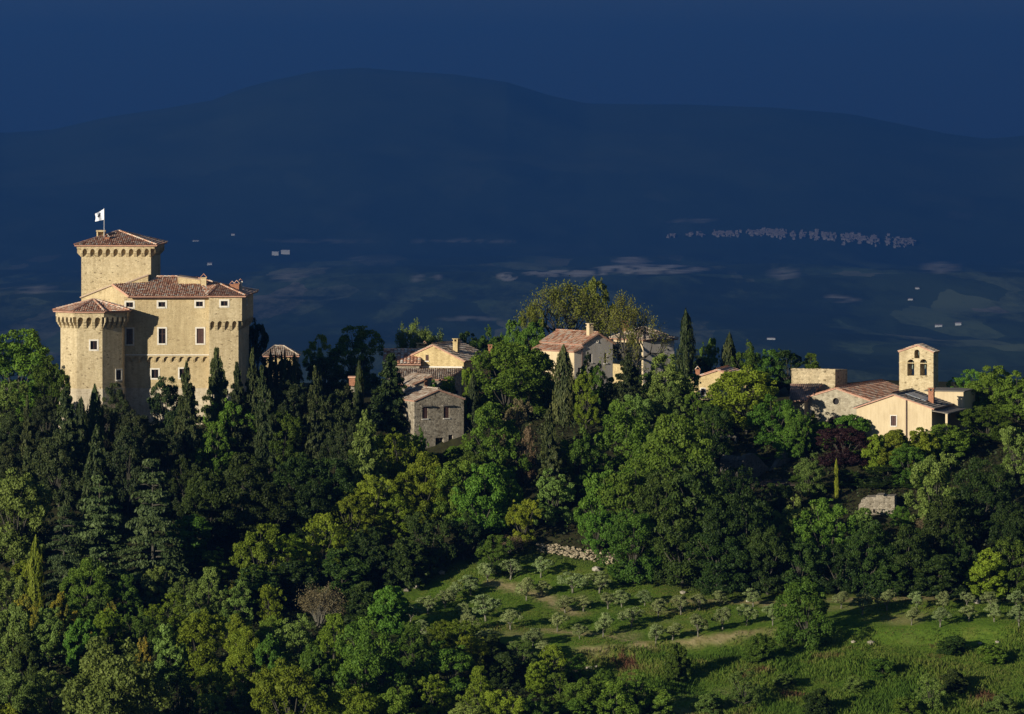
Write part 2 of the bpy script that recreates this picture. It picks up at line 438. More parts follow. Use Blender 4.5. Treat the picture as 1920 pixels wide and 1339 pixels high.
def terr(x, D):
    x = np.asarray(x, float); D = np.asarray(D, float)
    z = prof(D)
    px = 960 + F * x / np.maximum(D, 150)
    near = 1 - smooth(620, 900, D)
    # rolling ground and small lumps on the hill
    z = z + near * (0.9 * fbm(x / 24.0 + 5, D / 19.0, 3) + 0.22 * fbm(x / 4.0, D / 4.0 + 9, 2))
    # terrace bank under the olive grove
    le = np.interp(px, LIP_PX, LIP_D) + 0.5 * fbm(x / 5.0, D * 0 + 3.3, 2)
    z = z - 1.1 * near * (1 - smooth(le - 2.4, le, D)) * smooth(960, 1080, px) * smooth(330, 400, D)
    z = z - 1.3 * np.exp(-((x + 8.5) ** 2 + (D - 493.5) ** 2) / 26.0)     # hollow below the cottage
    # hill falls off outside the picture
    z = z - near * 0.0012 * np.maximum(np.abs(x) - 110, 0) ** 1.8 * smooth(380, 480, D)
    # valley relief
    far = smooth(1200, 5000, D)
    z = z + far * (46 * FS * fbm(x / (1000 * FS) + 3, D / (1500 * FS), 4) + 12 * FS * fbm(x / (210 * FS), D / (420 * FS), 3)) * (1 - 0.35 * smooth(9000 * FS, 11500 * FS, D))
    # the long mountain behind
    rz = np.interp(px, RIDGE_PX, RIDGE_Y)
    rz = (HOR - rz) / F * 18500
    s = smooth(8000 * FS, 18500, D)
    back = smooth(18500, 23500, D)
    m = s * (1 - 0.55 * back)
    z = z * (1 - m) + m * rz + 75 * fbm(x / 1100.0, D / 1500.0 + 2, 5) * np.sin(np.pi * np.clip((D - 8200 * FS) / (18500 - 8200 * FS), 0, 1)) 
    return z
def gz(x, D):
    return float(terr(np.array([x]), np.array([D]))[0])
def y_img(px, D):
    return HOR - F * gz(XP(px, D), D) / D
def D_of_y(px, y, lo=372.0, hi=516.0):
    """depth at which the hillside shows at image row y in column px"""
    for _ in range(28):
        mid = 0.5 * (lo + hi)
        if y_img(px, mid) > y: lo = mid
        else: hi = mid
    return 0.5 * (lo + hi)

def polyline_dist(P, pts):
    d = np.full(len(P), 1e9)
    for a, b in zip(pts[:-1], pts[1:]):
        a = np.array(a); b = np.array(b); ab = b - a
        t = np.clip(((P - a) @ ab) / (ab @ ab), 0, 1)
        d = np.minimum(d, np.linalg.norm(P - (a + t[:, None] * ab), axis=1))
    return d
def ground_pt(px, py):
    D = D_of_y(px, py); return (XP(px, D), D)
DIRT_LINES = [([(925, 1092), (985, 1108), (1030, 1125), (1075, 1150)], 1.0), ([(1010, 1180), (1090, 1188), (1150, 1196), (1215, 1208)], 0.5),
              ([(1085, 1216), (1200, 1211), (1300, 1202), (1380, 1191), (1455, 1180)], 0.38), ([(1560, 1125), (1750, 1120), (1920, 1124)], 0.8),
              ([(1270, 1125), (1400, 1130), (1470, 1135)], 0.6)]

def grid_sheet(name, xs, Ds, mat, attr=None):
    X, Y = np.meshgrid(xs, Ds) if np.ndim(xs) == 1 else xs
    Z = terr(X.ravel(), Y.ravel())
    V = np.stack([X.ravel(), Y.ravel(), Z], 1)
    nr, nc = X.shape
    idx = np.arange(nr * nc).reshape(nr, nc)
    Fq = np.stack([idx[:-1, :-1], idx[:-1, 1:], idx[1:, 1:], idx[1:, :-1]], -1).reshape(-1, 4)
    me = bpy.data.meshes.new(name)
    me.vertices.add(len(V)); me.loops.add(Fq.size); me.polygons.add(len(Fq))
    me.vertices.foreach_set('co', V.ravel().astype(np.float32))
    me.loops.foreach_set('vertex_index', Fq.ravel().astype(np.int32))
    me.polygons.foreach_set('loop_start', np.arange(0, Fq.size, 4, dtype=np.int32))
    me.polygons.foreach_set('loop_total', np.full(len(Fq), 4, dtype=np.int32))
    me.polygons.foreach_set('use_smooth', np.ones(len(Fq), dtype=bool))
    if attr is not None:
        for k, fn in attr.items():
            a = me.attributes.new(k, 'FLOAT', 'POINT')
            a.data.foreach_set('value', fn(V).astype(np.float32))
    me.update(calc_edges=True)
    return link(name, me, mat)

# materials of the land
t = NT('hillside_soil_and_grass')
att = t.n('ShaderNodeAttribute', attribute_name='dirt')
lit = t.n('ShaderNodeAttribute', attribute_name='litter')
n1 = t.noise(t.pos(), 0.35, 6, 0.65)
g = t.ramp(n1, [(0.25, (0.055, 0.105, 0.013)), (0.5, (0.092, 0.152, 0.018)), (0.62, (0.130, 0.162, 0.028)), (0.8, (0.17, 0.15, 0.055))])
g = t.mix(g, t.ramp(t.noise(t.pos(), 2.6, 4), [(0.3, (0.65, 0.7, 0.6)), (0.7, (1.15, 1.1, 1.0))]), 0.8, 'MULTIPLY')
soil = t.ramp(t.noise(t.pos(), 1.5, 5), [(0.3, (0.20, 0.155, 0.065)), (0.7, (0.36, 0.29, 0.15))])
g = t.mix(g, soil, att.outputs['Fac'])
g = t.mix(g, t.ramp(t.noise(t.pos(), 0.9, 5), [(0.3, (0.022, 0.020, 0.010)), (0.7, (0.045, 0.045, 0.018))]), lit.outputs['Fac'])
M['ground'] = t.bsdf(g, 0.95, t.noise(t.pos(), 3.0, 5), 0.6, 0.15, spec=0.05)

t = NT('valley_fields_and_woods')
vp = t.pos((0.0085, 0.0008, 0.022))
wob = t.n('ShaderNodeTexNoise', Scale=1.2, Detail=3.0); t.l(vp, wob.inputs['Vector'])
vm = t.n('ShaderNodeVectorMath', operation='MULTIPLY_ADD'); t.l(wob.outputs['Color'], vm.inputs[0]); vm.inputs[1].default_value = (0.8, 0.8, 0.8); t.l(vp, vm.inputs[2])
vo = t.n('ShaderNodeTexVoronoi', feature='F1', Scale=1.0, Randomness=0.95); t.l(vm.outputs[0], vo.inputs['Vector'])
sep = t.n('ShaderNodeSeparateColor'); t.l(vo.outputs['Color'], sep.inputs[0])
fields = t.ramp(sep.outputs[0], [(0.0, (0.045, 0.065, 0.025)), (0.45, (0.065, 0.095, 0.035)), (0.62, (0.11, 0.15, 0.06)), (0.85, (0.14, 0.17, 0.08)), (0.97, (0.19, 0.19, 0.11)), (1.0, (0.24, 0.22, 0.15))])
wood = t.ramp(t.noise(t.pos((1, 0.12, 2.5)), 0.0030, 9, 0.74), [(0.42, (1, 1, 1)), (0.54, (0, 0, 0))])
sepp = t.n('ShaderNodeSeparateXYZ'); gg = t.n('ShaderNodeNewGeometry'); t.l(gg.outputs['Position'], sepp.inputs[0])
hi_ = t.n('ShaderNodeMapRange'); t.l(sepp.outputs['Y'], hi_.inputs['Value']); hi_.inputs['From Min'].default_value = 12000; hi_.inputs['From Max'].default_value = 14200; hi_.inputs['To Min'].default_value = 1.0; hi_.inputs['To Max'].default_value = 0.12
col = t.mix((0.026, 0.040, 0.018), fields, t.math('MULTIPLY', wood, hi_.outputs[0]))
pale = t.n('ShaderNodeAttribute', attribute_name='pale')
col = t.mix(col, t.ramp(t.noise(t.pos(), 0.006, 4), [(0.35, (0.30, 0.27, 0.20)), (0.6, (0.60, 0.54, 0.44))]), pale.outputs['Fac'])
M['valley'] = t.bsdf(col, 0.95, spec=0.05)
t = NT('mountain_woodland')
col = t.ramp(t.noise(t.pos(), 0.0006, 9, 0.7), [(0.35, (0.022, 0.036, 0.018)), (0.55, (0.040, 0.056, 0.026)), (0.75, (0.075, 0.085, 0.045))])
M['mountain'] = t.bsdf(col, 0.95, spec=0.05)

def a_dirt(V):
    P = V[:, :2]
    d = np.zeros(len(P))
    for pts, w in DIRT_LINES:
        q = [ground_pt(*p) for p in pts]
        dd = polyline_dist(P, q) + 0.5 * fbm(P[:, 0] / 1.7, P[:, 1] / 1.7, 3)
        d = np.maximum(d, 1 - smooth(w * 0.5, w * 1.5, dd))
    px = 960 + F * P[:, 0] / np.maximum(P[:, 1], 150)
    le = np.interp(px, LIP_PX, LIP_D)
    bank = (1 - smooth(0.0, 1.5, np.abs(P[:, 1] - (le - 1.4)))) * smooth(1050, 1100, px) * (0.05 + 1.3 * np.clip(fbm(P[:, 0] / 3.0, P[:, 1] / 3.0, 3), 0, 1))
    patch = smooth(0.22, 0.5, fbm(P[:, 0] / 6.0 + 40, P[:, 1] / 4.0, 3)) * 0.45
    return np.clip(np.maximum(np.maximum(d * 0.92, bank * 0.35), patch), 0, 1)
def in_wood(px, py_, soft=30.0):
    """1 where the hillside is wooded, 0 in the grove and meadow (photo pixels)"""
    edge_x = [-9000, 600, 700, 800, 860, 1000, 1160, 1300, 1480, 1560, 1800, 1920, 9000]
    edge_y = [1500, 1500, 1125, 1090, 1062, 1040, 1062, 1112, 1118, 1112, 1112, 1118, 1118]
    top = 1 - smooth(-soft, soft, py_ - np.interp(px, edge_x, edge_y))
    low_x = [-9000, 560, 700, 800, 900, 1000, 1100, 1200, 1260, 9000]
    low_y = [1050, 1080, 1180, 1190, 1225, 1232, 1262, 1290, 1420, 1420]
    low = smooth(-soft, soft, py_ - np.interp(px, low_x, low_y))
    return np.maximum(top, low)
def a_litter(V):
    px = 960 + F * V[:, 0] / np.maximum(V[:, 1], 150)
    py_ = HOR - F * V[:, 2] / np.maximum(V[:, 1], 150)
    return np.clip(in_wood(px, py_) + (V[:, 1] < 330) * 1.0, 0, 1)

xs = np.concatenate([np.arange(-900, -130, 35), np.arange(-130, 130.01, 1.1), np.arange(150, 920, 35)])
Ds = np.concatenate([np.arange(-400, 370, 18), np.arange(370, 530, 0.85), np.arange(530, 700, 5), np.arange(700, 1200.1, 20)])
ground = grid_sheet('ground', xs, Ds, M['ground'], {'dirt': a_dirt, 'litter': a_litter})
tag(ground, 'grassy and wooded hillside that carries castle, village and olive grove', 'ground', kind='structure')

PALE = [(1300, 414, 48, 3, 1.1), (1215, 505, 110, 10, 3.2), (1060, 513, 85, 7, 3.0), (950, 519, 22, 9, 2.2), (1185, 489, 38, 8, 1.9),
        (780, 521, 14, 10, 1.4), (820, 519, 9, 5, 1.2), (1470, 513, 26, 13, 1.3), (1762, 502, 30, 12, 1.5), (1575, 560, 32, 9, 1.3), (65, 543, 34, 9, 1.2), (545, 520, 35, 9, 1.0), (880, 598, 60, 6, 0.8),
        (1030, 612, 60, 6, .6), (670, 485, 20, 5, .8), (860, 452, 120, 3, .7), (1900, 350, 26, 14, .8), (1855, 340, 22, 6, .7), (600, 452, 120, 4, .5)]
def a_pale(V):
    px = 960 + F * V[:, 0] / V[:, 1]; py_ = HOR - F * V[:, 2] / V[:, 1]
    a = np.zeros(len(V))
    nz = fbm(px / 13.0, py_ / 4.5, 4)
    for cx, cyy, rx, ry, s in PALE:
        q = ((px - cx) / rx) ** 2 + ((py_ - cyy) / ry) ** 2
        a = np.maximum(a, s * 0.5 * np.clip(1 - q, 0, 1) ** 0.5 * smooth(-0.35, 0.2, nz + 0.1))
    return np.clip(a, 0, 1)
def fan(D0, D1, n, half, m, power=1.0):
    Dv = D0 + (D1 - D0) * np.linspace(0, 1, n) ** power
    u = np.linspace(-1, 1, m); u = np.sign(u) * np.abs(u) ** 1.7
    X = u[None, :] * (half * Dv)[:, None]
    return X, np.repeat(Dv[:, None], m, 1)
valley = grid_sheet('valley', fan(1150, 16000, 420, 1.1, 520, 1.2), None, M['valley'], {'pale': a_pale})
tag(valley, 'hazy blue valley of fields and woods far below the village', 'valley', kind='structure')
mount = grid_sheet('mountain', fan(15950, 24000, 130, 1.1, 460), None, M['mountain'])
tag(mount, 'long rounded blue mountain ridge on the horizon', 'mountain', kind='structure')

# the air between: one closed box of thin blue haze
hz = NT('thin_blue_haze')
pv = hz.n('ShaderNodeVolumePrincipled')
pv.inputs['Color'].default_value = (*HAZE_COLOR, 1)
pv.inputs['Density'].default_value = HAZE_DENSITY
pv.inputs['Anisotropy'].default_value = HAZE_G
hz.l(pv.outputs[0], hz.out.inputs['Volume'])
hb = MB().box(-34000, 34000, -700, 45000, -330 * FS, 1130)
haze = hb.build('haze', hz.m)
tag(haze, 'thin blue haze filling the valley air', 'haze', kind='stuff')
# ---------------------------------------------------------------- building kit
def face_uv(p0, p1):
    d = Vector((p1[0] - p0[0], p1[1] - p0[1])); u = d.normalized()
    return (u.x, u.y), (u.y, -u.x)          # along, outward (towards the camera side)
def on_face(p0, p1, px, py):
    k = (px - 960.0) / F
    dx, dD = p1[0] - p0[0], p1[1] - p0[1]
    tt = (k * p0[1] - p0[0]) / (dx - k * dD)
    x, D = p0[0] + tt * dx, p0[1] + tt * dD
    return (x, D, ZP(py, D))
def cut(obj, cutter_mb):
    """real openings: boolean the cutter boxes out of a wall"""
    me = cutter_mb.mesh('cutter'); c = bpy.data.objects.new('cutter', me); COL.objects.link(c)
    if obj.parent is not None:
        c.location = (0, 0, 0)
    md = obj.modifiers.new('b', 'BOOLEAN'); md.operation = 'DIFFERENCE'; md.object = c; md.solver = 'EXACT'
    bpy.context.view_layer.update()
    dg = bpy.context.evaluated_depsgraph_get()
    new = bpy.data.meshes.new_from_object(obj.evaluated_get(dg))
    obj.modifiers.clear(); old = obj.data; obj.data = new
    new.name = old.name
    bpy.data.objects.remove(c); bpy.data.meshes.remove(me)
    if not new.materials:
        for m in old.materials: new.materials.append(m)
def window(root, cutter, p0, p1, px, py, wpx, hpx, fr=0.17, style='glass', hood=False, arch=False, sill=True, depth=0.32):
    u, n = face_uv(p0, p1)
    c = on_face(p0, p1, px, py); D = c[1]
    k = F / D
    cosv = abs(u[0] - u[1] * (px - 960.0) / F)
    hw, hh = wpx / k / 2 / max(cosv, 0.2), hpx / k / 2
    cutter.obox((c[0] - n[0] * (depth / 2 - 0.2), c[1] - n[1] * (depth / 2 - 0.2), c[2]), u, n, (hw, depth / 2 + 0.2, hh))
    def at(du, dn, dz): return (c[0] + u[0] * du + n[0] * dn, c[1] + u[1] * du + n[1] * dn, c[2] + dz)
    b = MB()
    if fr > 0:
        b.obox(at(-hw - fr / 2, 0.0, 0), u, n, (fr / 2, 0.045, hh + fr))
        b.obox(at(hw + fr / 2, 0.0, 0), u, n, (fr / 2, 0.045, hh + fr))
        b.obox(at(0, 0.0, hh + fr / 2), u, n, (hw, 0.043, fr / 2))
    b.obox(at(0, 0.02, -hh - max(fr, 0.12) / 2), u, n, (hw if fr > 0 else hw + 0.08, 0.07, max(fr, 0.12) / 2))
    wo = b.build('window', M['frame'], root)
    if style == 'glass':
        MB().obox(at(0, -depth + 0.07, 0), u, n, (hw, 0.02, hh)).build('pane', M['glass'], wo)
        for du_ in (0.0, -(hw - 0.03), hw - 0.03):
            MB().obox(at(du_, -depth + 0.116, 0), u, n, (0.032, 0.02, hh)).build('sash_bar', M['wood'], wo)
        if hh > 0.55: MB().obox(at(0, -depth + 0.112, hh * 0.25), u, n, (hw, 0.02, 0.03)).build('sash_bar', M['wood'], wo)
    elif style == 'shutter':
        for sgn in (-1, 1):
            m = MB()
            m.obox(at(sgn * hw / 2, -0.11, 0), u, n, (hw / 2 - 0.012, 0.025, hh - 0.01))
            ns = max(4, int(hh * 2 / 0.16))
            for i in range(ns):
                m.obox(at(sgn * hw / 2, -0.075, -hh + (i + 0.5) * 2 * hh / ns), u, n, (hw / 2 - 0.06, 0.012, hh / ns * 0.6))
            m.build('shutter', M['wood'], wo)
    if hood:
        MB().obox(at(0.05, 0.14, hh + 0.17), u, n, (hw + 0.32, 0.2, 0.055)).build('stone_hood', M['tiles_grey'], wo)
    return wo

def clip_line(poly2, uval):
    """v-range of a convex polygon (list of (u,v)) along the line u = uval"""
    vs = []
    n = len(poly2)
    for i in range(n):
        (u0, v0), (u1, v1) = poly2[i], poly2[(i + 1) % n]
        if (u0 - uval) * (u1 - uval) <= 0 and abs(u1 - u0) > 1e-9:
            vs.append(v0 + (uval - u0) / (u1 - u0) * (v1 - v0))
    return (min(vs), max(vs)) if len(vs) >= 2 else None

def tiled(parent, planes, mat, slab_mat=None, pitch=0.25, row=0.42, thick=0.14, name='roof', tile_z=0.0, ridges=()):
    """roof part = slab of all slopes (one mesh); sub-part roof_tiles = rows of curved tiles (stuff)"""
    slab = MB(); tl = MB()
    for P in planes:
        P = [Vector(p) for p in P]
        nrm = Vector((0, 0, 0))
        for i in range(len(P)):
            nrm += (P[i] - P[0]).cross(P[(i + 1) % len(P)] - P[0])
        nrm.normalize()
        if nrm.z < 0: nrm = -nrm
        slab.extrude([p - nrm * 0.0 for p in P], -nrm * thick, tint=random.random())
        vdir = Vector((0, 0, 1)) - nrm * nrm.z
        vdir.normalize()
        udir = vdir.cross(nrm).normalized()
        o = P[0]
        p2 = [((p - o).dot(udir), (p - o).dot(vdir)) for p in P]
        u0, u1 = min(q[0] for q in p2), max(q[0] for q in p2)
        nu = max(1, int((u1 - u0) / pitch))
        du = (u1 - u0) / nu
        for i in range(nu):
            uc = u0 + (i + 0.5) * du
            rg = clip_line(p2, uc)
            if rg is None or rg[1] - rg[0] < 0.12: continue
            v0, v1 = rg[0] - 0.06, rg[1]
            nv = max(1, int(round((v1 - v0) / row)))
            dv = (v1 - v0) / nv
            col_t = random.random()
            for j in range(nv):
                va, vb = v0 + j * dv, v0 + (j + 1) * dv + 0.05
                r0 = du * 0.50; r1 = du * 0.42
                lift = 0.035 + random.uniform(0, 0.02); sk = random.uniform(-0.02, 0.02)
                vs = []
                for (vv, rr, lf, ss) in ((va, r0, lift, sk), (vb, r1, 0.005, -sk)):
                    for a in (-1, -0.5, 0, 0.5, 1):
                        ang = a * math.pi / 2
                        q = o + udir * (uc + ss + rr * math.sin(ang)) + vdir * vv + nrm * (lf + rr * 0.6 * math.cos(ang))
                        vs.append(q)
                tl.add(vs, [(k, k + 1, k + 6, k + 5) for k in range(4)], min(1, max(0, random.gauss(0.52, 0.36) + (col_t - 0.5) * 0.15)))
    for (a, b) in ridges:
        a = Vector(a); b = Vector(b); L = (b - a).length; nn = max(2, int(L / 0.4)); dr = (b - a).normalized()
        sd = dr.cross(Vector((0, 0, 1))).normalized()
        up = sd.cross(dr)
        for j in range(nn):
            q0 = a + dr * (L * j / nn); q1 = a + dr * (L * (j + 1) / nn + 0.05)
            vs = []
            for q, rr, lf in ((q0, 0.16, 0.05), (q1, 0.13, 0.02)):
                for k in (-1, -0.5, 0, 0.5, 1):
                    vs.append(q + sd * (rr * math.sin(k * math.pi / 2)) + up * (lf + 0.04 + rr * 0.8 * math.cos(k * math.pi / 2)))
            tl.add(vs, [(k, k + 1, k + 6, k + 5) for k in range(4)], random.uniform(0.3, 1.0))
    ro = slab.build(name, slab_mat or M['slab'], parent)
    to = tl.build('roof_tiles', mat, ro, recalc=False)
    to['kind'] = 'stuff'
    return ro

def chimney(parent, x, D, z0, z1, w=0.6, d=0.6, mat=None, hood='gable', rot=0.0):
    u = (math.cos(rot), math.sin(rot)); n = (u[1], -u[0])
    b = MB().obox((x, D, (z0 + z1) / 2), u, n, (w / 2, d / 2, (z1 - z0) / 2))
    b.obox((x, D, z1 + 0.04), u, n, (w / 2 + 0.06, d / 2 + 0.06, 0.05))
    c = b.build('chimney', mat or M['castle_smooth'], parent)
    h = MB()
    if hood == 'gable':
        for s in (-1, 1):
            a = [(x - u[0] * w / 2 * 1.15 * s, D - u[1] * w / 2 * 1.15 * s, z1 + 0.10), (x, D, z1 + 0.10 + w * 0.62), (x, D, z1 + 0.18 + w * 0.62), (x - u[0] * w / 2 * 1.3 * s, D - u[1] * w / 2 * 1.3 * s, z1 + 0.12)]
            a = [(p[0] + n[0] * d * 0.5, p[1] + n[1] * d * 0.5, p[2]) for p in a]
            h.extrude(a, (-n[0] * d, -n[1] * d, 0), random.random())
    else:
        for s in (-1, 1):
            h.obox((x + u[0] * s * w * 0.36, D + u[1] * s * w * 0.36, z1 + 0.22), u, n, (0.07, d * 0.4, 0.14))
        h.obox((x, D, z1 + 0.40), u, n, (w / 2 + 0.08, d / 2 + 0.06, 0.05))
    h.build('chimney_hood', M['tiles'] if hood == 'gable' else (mat or M['frame']), c)
    return c

def machicolation(root, wall, faces, o, zc, zs, za, zt, n_list, mat, pier=0.34):
    """corbelled parapet: faces = [(p0,p1)] on the wall plane going left to right seen from outside"""
    par = MB()
    N = len(faces)
    for fi, (p0, p1) in enumerate(faces):
        u, n = face_uv(p0, p1)
        L = math.hypot(p1[0] - p0[0], p1[1] - p0[1])
        na = n_list[fi]
        # outer line is longer at convex corners: mitre
        def mit(a, b, c):
            """extra length at corner b between face a-b and b-c"""
            ua, _ = face_uv(a, b); ub, _ = face_uv(b, c)
            ang = math.atan2(ua[0] * ub[1] - ua[1] * ub[0], ua[0] * ub[0] + ua[1] * ub[1])
            return o * math.tan(ang / 2)
        ext0 = mit(faces[fi - 1][0], p0, p1) if (fi > 0 and faces[fi - 1][1] == p0) else 0.0
        ext1 = mit(p0, p1, faces[fi + 1][1]) if (fi < N - 1 and faces[fi + 1][0] == p1) else 0.0
        def Q(s, dn, z): return (p0[0] + u[0] * s + n[0] * dn, p0[1] + u[1] * s + n[1] * dn, z)
        s0, s1 = -ext0, L + ext1
        # solid band above the arches
        par.add([Q(0, 0, za), Q(L, 0, za), Q(s1, o, za), Q(s0, o, za), Q(0, 0, zt), Q(L, 0, zt), Q(s1, o, zt), Q(s0, o, zt)],
                [(0, 1, 2, 3), (7, 6, 5, 4), (3, 2, 6, 7), (0, 4, 5, 1), (1, 5, 6, 2), (0, 3, 7, 4)])
        if na <= 0: continue
        bay = L / na
        r = (bay - pier) / 2
        for k in range(na):
            c = (k + 0.5) * bay
            for sg in (-1, 1):      # spandrels either side of the arch
                pts = [(c + sg * bay / 2, zs), (c + sg * bay / 2, za), (c, za)]
                arc = []
                for j in range(7):
                    a = math.pi / 2 * j / 6
                    arc.append((c + sg * r * math.sin(a), zs + (za - zs - 0.02) * math.cos(a)))
                poly = pts + arc
                par.extrude([Q(s, o, z) for s, z in poly], (-n[0] * o, -n[1] * o, 0))
    parapet = par.build('parapet', mat, root)
    for fi, (p0, p1) in enumerate(faces):
        u, n = face_uv(p0, p1); na = n_list[fi]
        if na <= 0: continue
        L = math.hypot(p1[0] - p0[0], p1[1] - p0[1]); bay = L / na
        for k in range(na + 1):
            s = k * bay
            hw = pier / 2
            if k == 0: s += hw * 0.55; hw *= 0.5
            if k == na: s -= hw * 0.55; hw *= 0.5
            prof_ = [(0, zs - 0.003), (o - 0.004, zs - 0.003), (o - 0.004, zs - (zs - zc) * 0.16), (o * 0.72, zs - (zs - zc) * 0.34), (o * 0.66, zs - (zs - zc) * 0.5), (o * 0.36, zs - (zs - zc) * 0.68), (o * 0.30, zs - (zs - zc) * 0.82), (0, zc)]
            pts = [(p0[0] + u[0] * (s - hw) + n[0] * q, p0[1] + u[1] * (s - hw) + n[1] * q, z) for q, z in prof_]
            MB().extrude(pts, (u[0] * 2 * hw, u[1] * 2 * hw, 0)).build('corbel', mat, parapet)
    return parapet

def section_house(root, origin, th, section, L, wall_mat, roofs, tile, over=0.35, gable_over=0.25, wall_name='wall', row=0.42, ridge_t=None, slab=None):
    """house as a cross-section (t,z) standing on the plan point `origin`, front turned by th degrees, swept back by L"""
    a = R(th); u = (math.cos(a), math.sin(a)); b = (-u[1], u[0])
    def Q(t_, s, z): return (origin[0] + u[0] * t_ + b[0] * s, origin[1] + u[1] * t_ + b[1] * s, z)
    w = MB().extrude([Q(t_, 0, z) for t_, z in section], (b[0] * L, b[1] * L, 0)).build(wall_name, wall_mat, root)
    planes = []; rid = []
    for (t0, z0, t1, z1) in roofs:     # eave -> ridge
        dt = t1 - t0; sl = (z1 - z0) / dt
        s = 1 if dt > 0 else -1
        te, ze = t0 - s * over, z0 - s * over * sl
        up = 0.17
        planes.append([Q(te, -gable_over, ze + up), Q(t1, -gable_over, z1 + up), Q(t1, L + gable_over, z1 + up), Q(te, L + gable_over, ze + up)])
    if ridge_t is not None:
        rid.append((Q(ridge_t[0], -gable_over, ridge_t[1] + 0.19), Q(ridge_t[0], L + gable_over, ridge_t[1] + 0.19)))
    ro = tiled(root, planes, tile, row=row, ridges=rid, slab_mat=slab) if planes else None
    return w, ro, Q, u, b

# ================================================================ CASTLE
castle = tag(empty('castle', (XP(300, 505), 505, -36.5)), 'pale stone castle with octagonal turret, square keep and red tiled roofs', 'castle')
# --- octagonal turret
oc = (XP(176.5, 501.65) - 0.15, 501.65); ap = 3.62; rc = ap / math.cos(R(22.5))
def octa(r, k0=0, rot=-0.5):
    return [(oc[0] + r * math.cos(R(a + rot)), oc[1] + r * math.sin(R(a + rot))) for a in (-157.5, -112.5, -67.5, -22.5, 22.5, 67.5, 112.5, 157.5)]
ob = MB()
zb = ZP(727, 500)
ob.prism(octa(rc), zb - 0.02, ZP(592, 500))
tur = ob.build('turret_wall', M['castle'], castle)
MB().prism(octa(rc + 0.55), -38.5, zb, octa(rc + 0.06)).build('turret_base', M['castle_base'], castle)
ov = octa(rc)
cutm = MB()
window(castle, cutm, ov[1], ov[2], 175.8, 647.3, 12.6, 16)
window(castle, cutm, ov[2], ov[3], 222.8, 703, 9.0, 18)
cut(tur, cutm)
fcs = [(ov[7], ov[0]), (ov[0], ov[1]), (ov[1], ov[2]), (ov[2], ov[3]), (ov[3], ov[4])]
machicolation(castle, tur, fcs, 0.55, ZP(615, 500), ZP(600, 500), ZP(593, 500), ZP(584.5, 500), [4, 4, 3, 4, 4], M['castle'])
MB().prism(octa(rc), ZP(593, 500), ZP(584.2, 500)).build('turret_top', M['castle'], castle)
re = octa(rc + 0.55 / math.cos(R(22.5)) + 0.34)
ez = ZP(583.5, 499); apx = (oc[0] + 0.1, oc[1], ZP(561, 503.2))
tiled(castle, [[(*re[i], ez), (*re[(i + 1) % 8], ez), apx] for i in range(8)], M['tiles'], ridges=[((*re[i], ez + .05), apx) for i in range(8)])
# --- main block
fx0, fx1 = XP(232, 503), XP(393, 503)
zfe = ZP(558, 503); zst = ZP(666, 503)
up_ = MB().prism([(fx0, 503.0), (fx1, 503.0), (XP(393, 503) + .6, 516.0), (fx0, 516.0)], zst, zfe - 0.02).build('facade_wall', M['castle_smooth'], castle)
lo_ = MB().prism([(fx0, 503.30), (fx1, 503.30), (fx1, 515.9), (fx0, 515.9)], ZP(728, 503), zst - 0.004).build('facade_lower_wall', M['castle_smooth'], castle)
MB().prism([(fx0, 502.7), (fx1, 502.7), (fx1, 515.8), (fx0, 515.8)], -38.5, ZP(728, 503) - 0.003, [(fx0, 503.22), (fx1, 503.22), (fx1, 515.8), (fx0, 515.8)]).build('facade_base', M['castle_base'], castle)
P0, P1 = (fx0, 503.0), (fx1, 503.0)
cu = MB(); cl = MB()
for px, py in ((243, 571.5), (303.5, 570.8), (374, 570)):
    window(castle, cu, P0, P1, px, py, 13, 9, fr=0.2)
window(castle, cu, P0, P1, 243.0, 631, 12, 29)
window(castle, cu, P0, P1, 304, 630, 13, 28)
window(castle, cu, P0, P1, 375.5, 630, 13.5, 28, style='shutter')
cut(up_, cu)
Q0, Q1 = (fx0, 503.30), (fx1, 503.30)
window(castle, cl, Q0, Q1, 290.5, 701, 13, 16)
window(castle, cl, Q0, Q1, 343, 700, 13, 17)
cut(lo_, cl)
machicolation(castle, lo_, [((fx0 + 0.01, 503.303), (fx1 - 0.01, 503.303))], 0.30, ZP(680, 503), ZP(674, 503), ZP(668.6, 503), zst - 0.005, [11], M['castle_smooth'], pier=0.22)
MB().box(fx0, fx1, 502.93, 503.05, zst - 0.02, zst + 0.10).build('string_course', M['frame'], castle)
# --- right bastion
b0, b1, b2 = (XP(392, 502.2), 502.2), (XP(447, 502.2), 502.2), (XP(447, 502.2) + 0.45, 516.2)
bpoly = [b0, b1, b2, (b0[0], 516.2)]
bw = MB().prism(bpoly, ZP(728, 502), ZP(604, 502)).build('bastion_wall', M['castle'], castle)
MB().prism([(b0[0] - .03, 501.7), (b1[0] + 0.4, 501.7), (b2[0] + 0.4, 516.3), (b0[0] - .03, 516.3)], -38.5, ZP(728, 502) - 0.003, [(b0[0], 502.1), (b1[0] + 0.06, 502.1), (b2[0] + .06, 516.25), (b0[0], 516.25)]).build('bastion_base', M['castle_base'], castle)
og = 0.44
machicolation(castle, bw, [(b0, b1), (b1, b2)], og, ZP(620, 502), ZP(609, 502), ZP(601.5, 502), ZP(598, 502), [4, 9], M['castle'], pier=0.3)
ut = [(b0[0] + 0.02, 502.2 - og), (b1[0] + og, 502.2 - og), (b2[0] + og, 516.3), (b0[0] + 0.02, 516.3)]
bu = MB().prism(ut, ZP(598, 502) + 0.003, ZP(556, 502)).build('bastion_upper_wall', M['castle'], castle)
cb = MB()
window(castle, cb, ut[0], ut[1], 420.5, 569, 13, 9, fr=0.2)
window(castle, cb, ut[1], ut[2], 462.5, 566, 3.4, 9.5, fr=0.12)
cut(bu, cb)
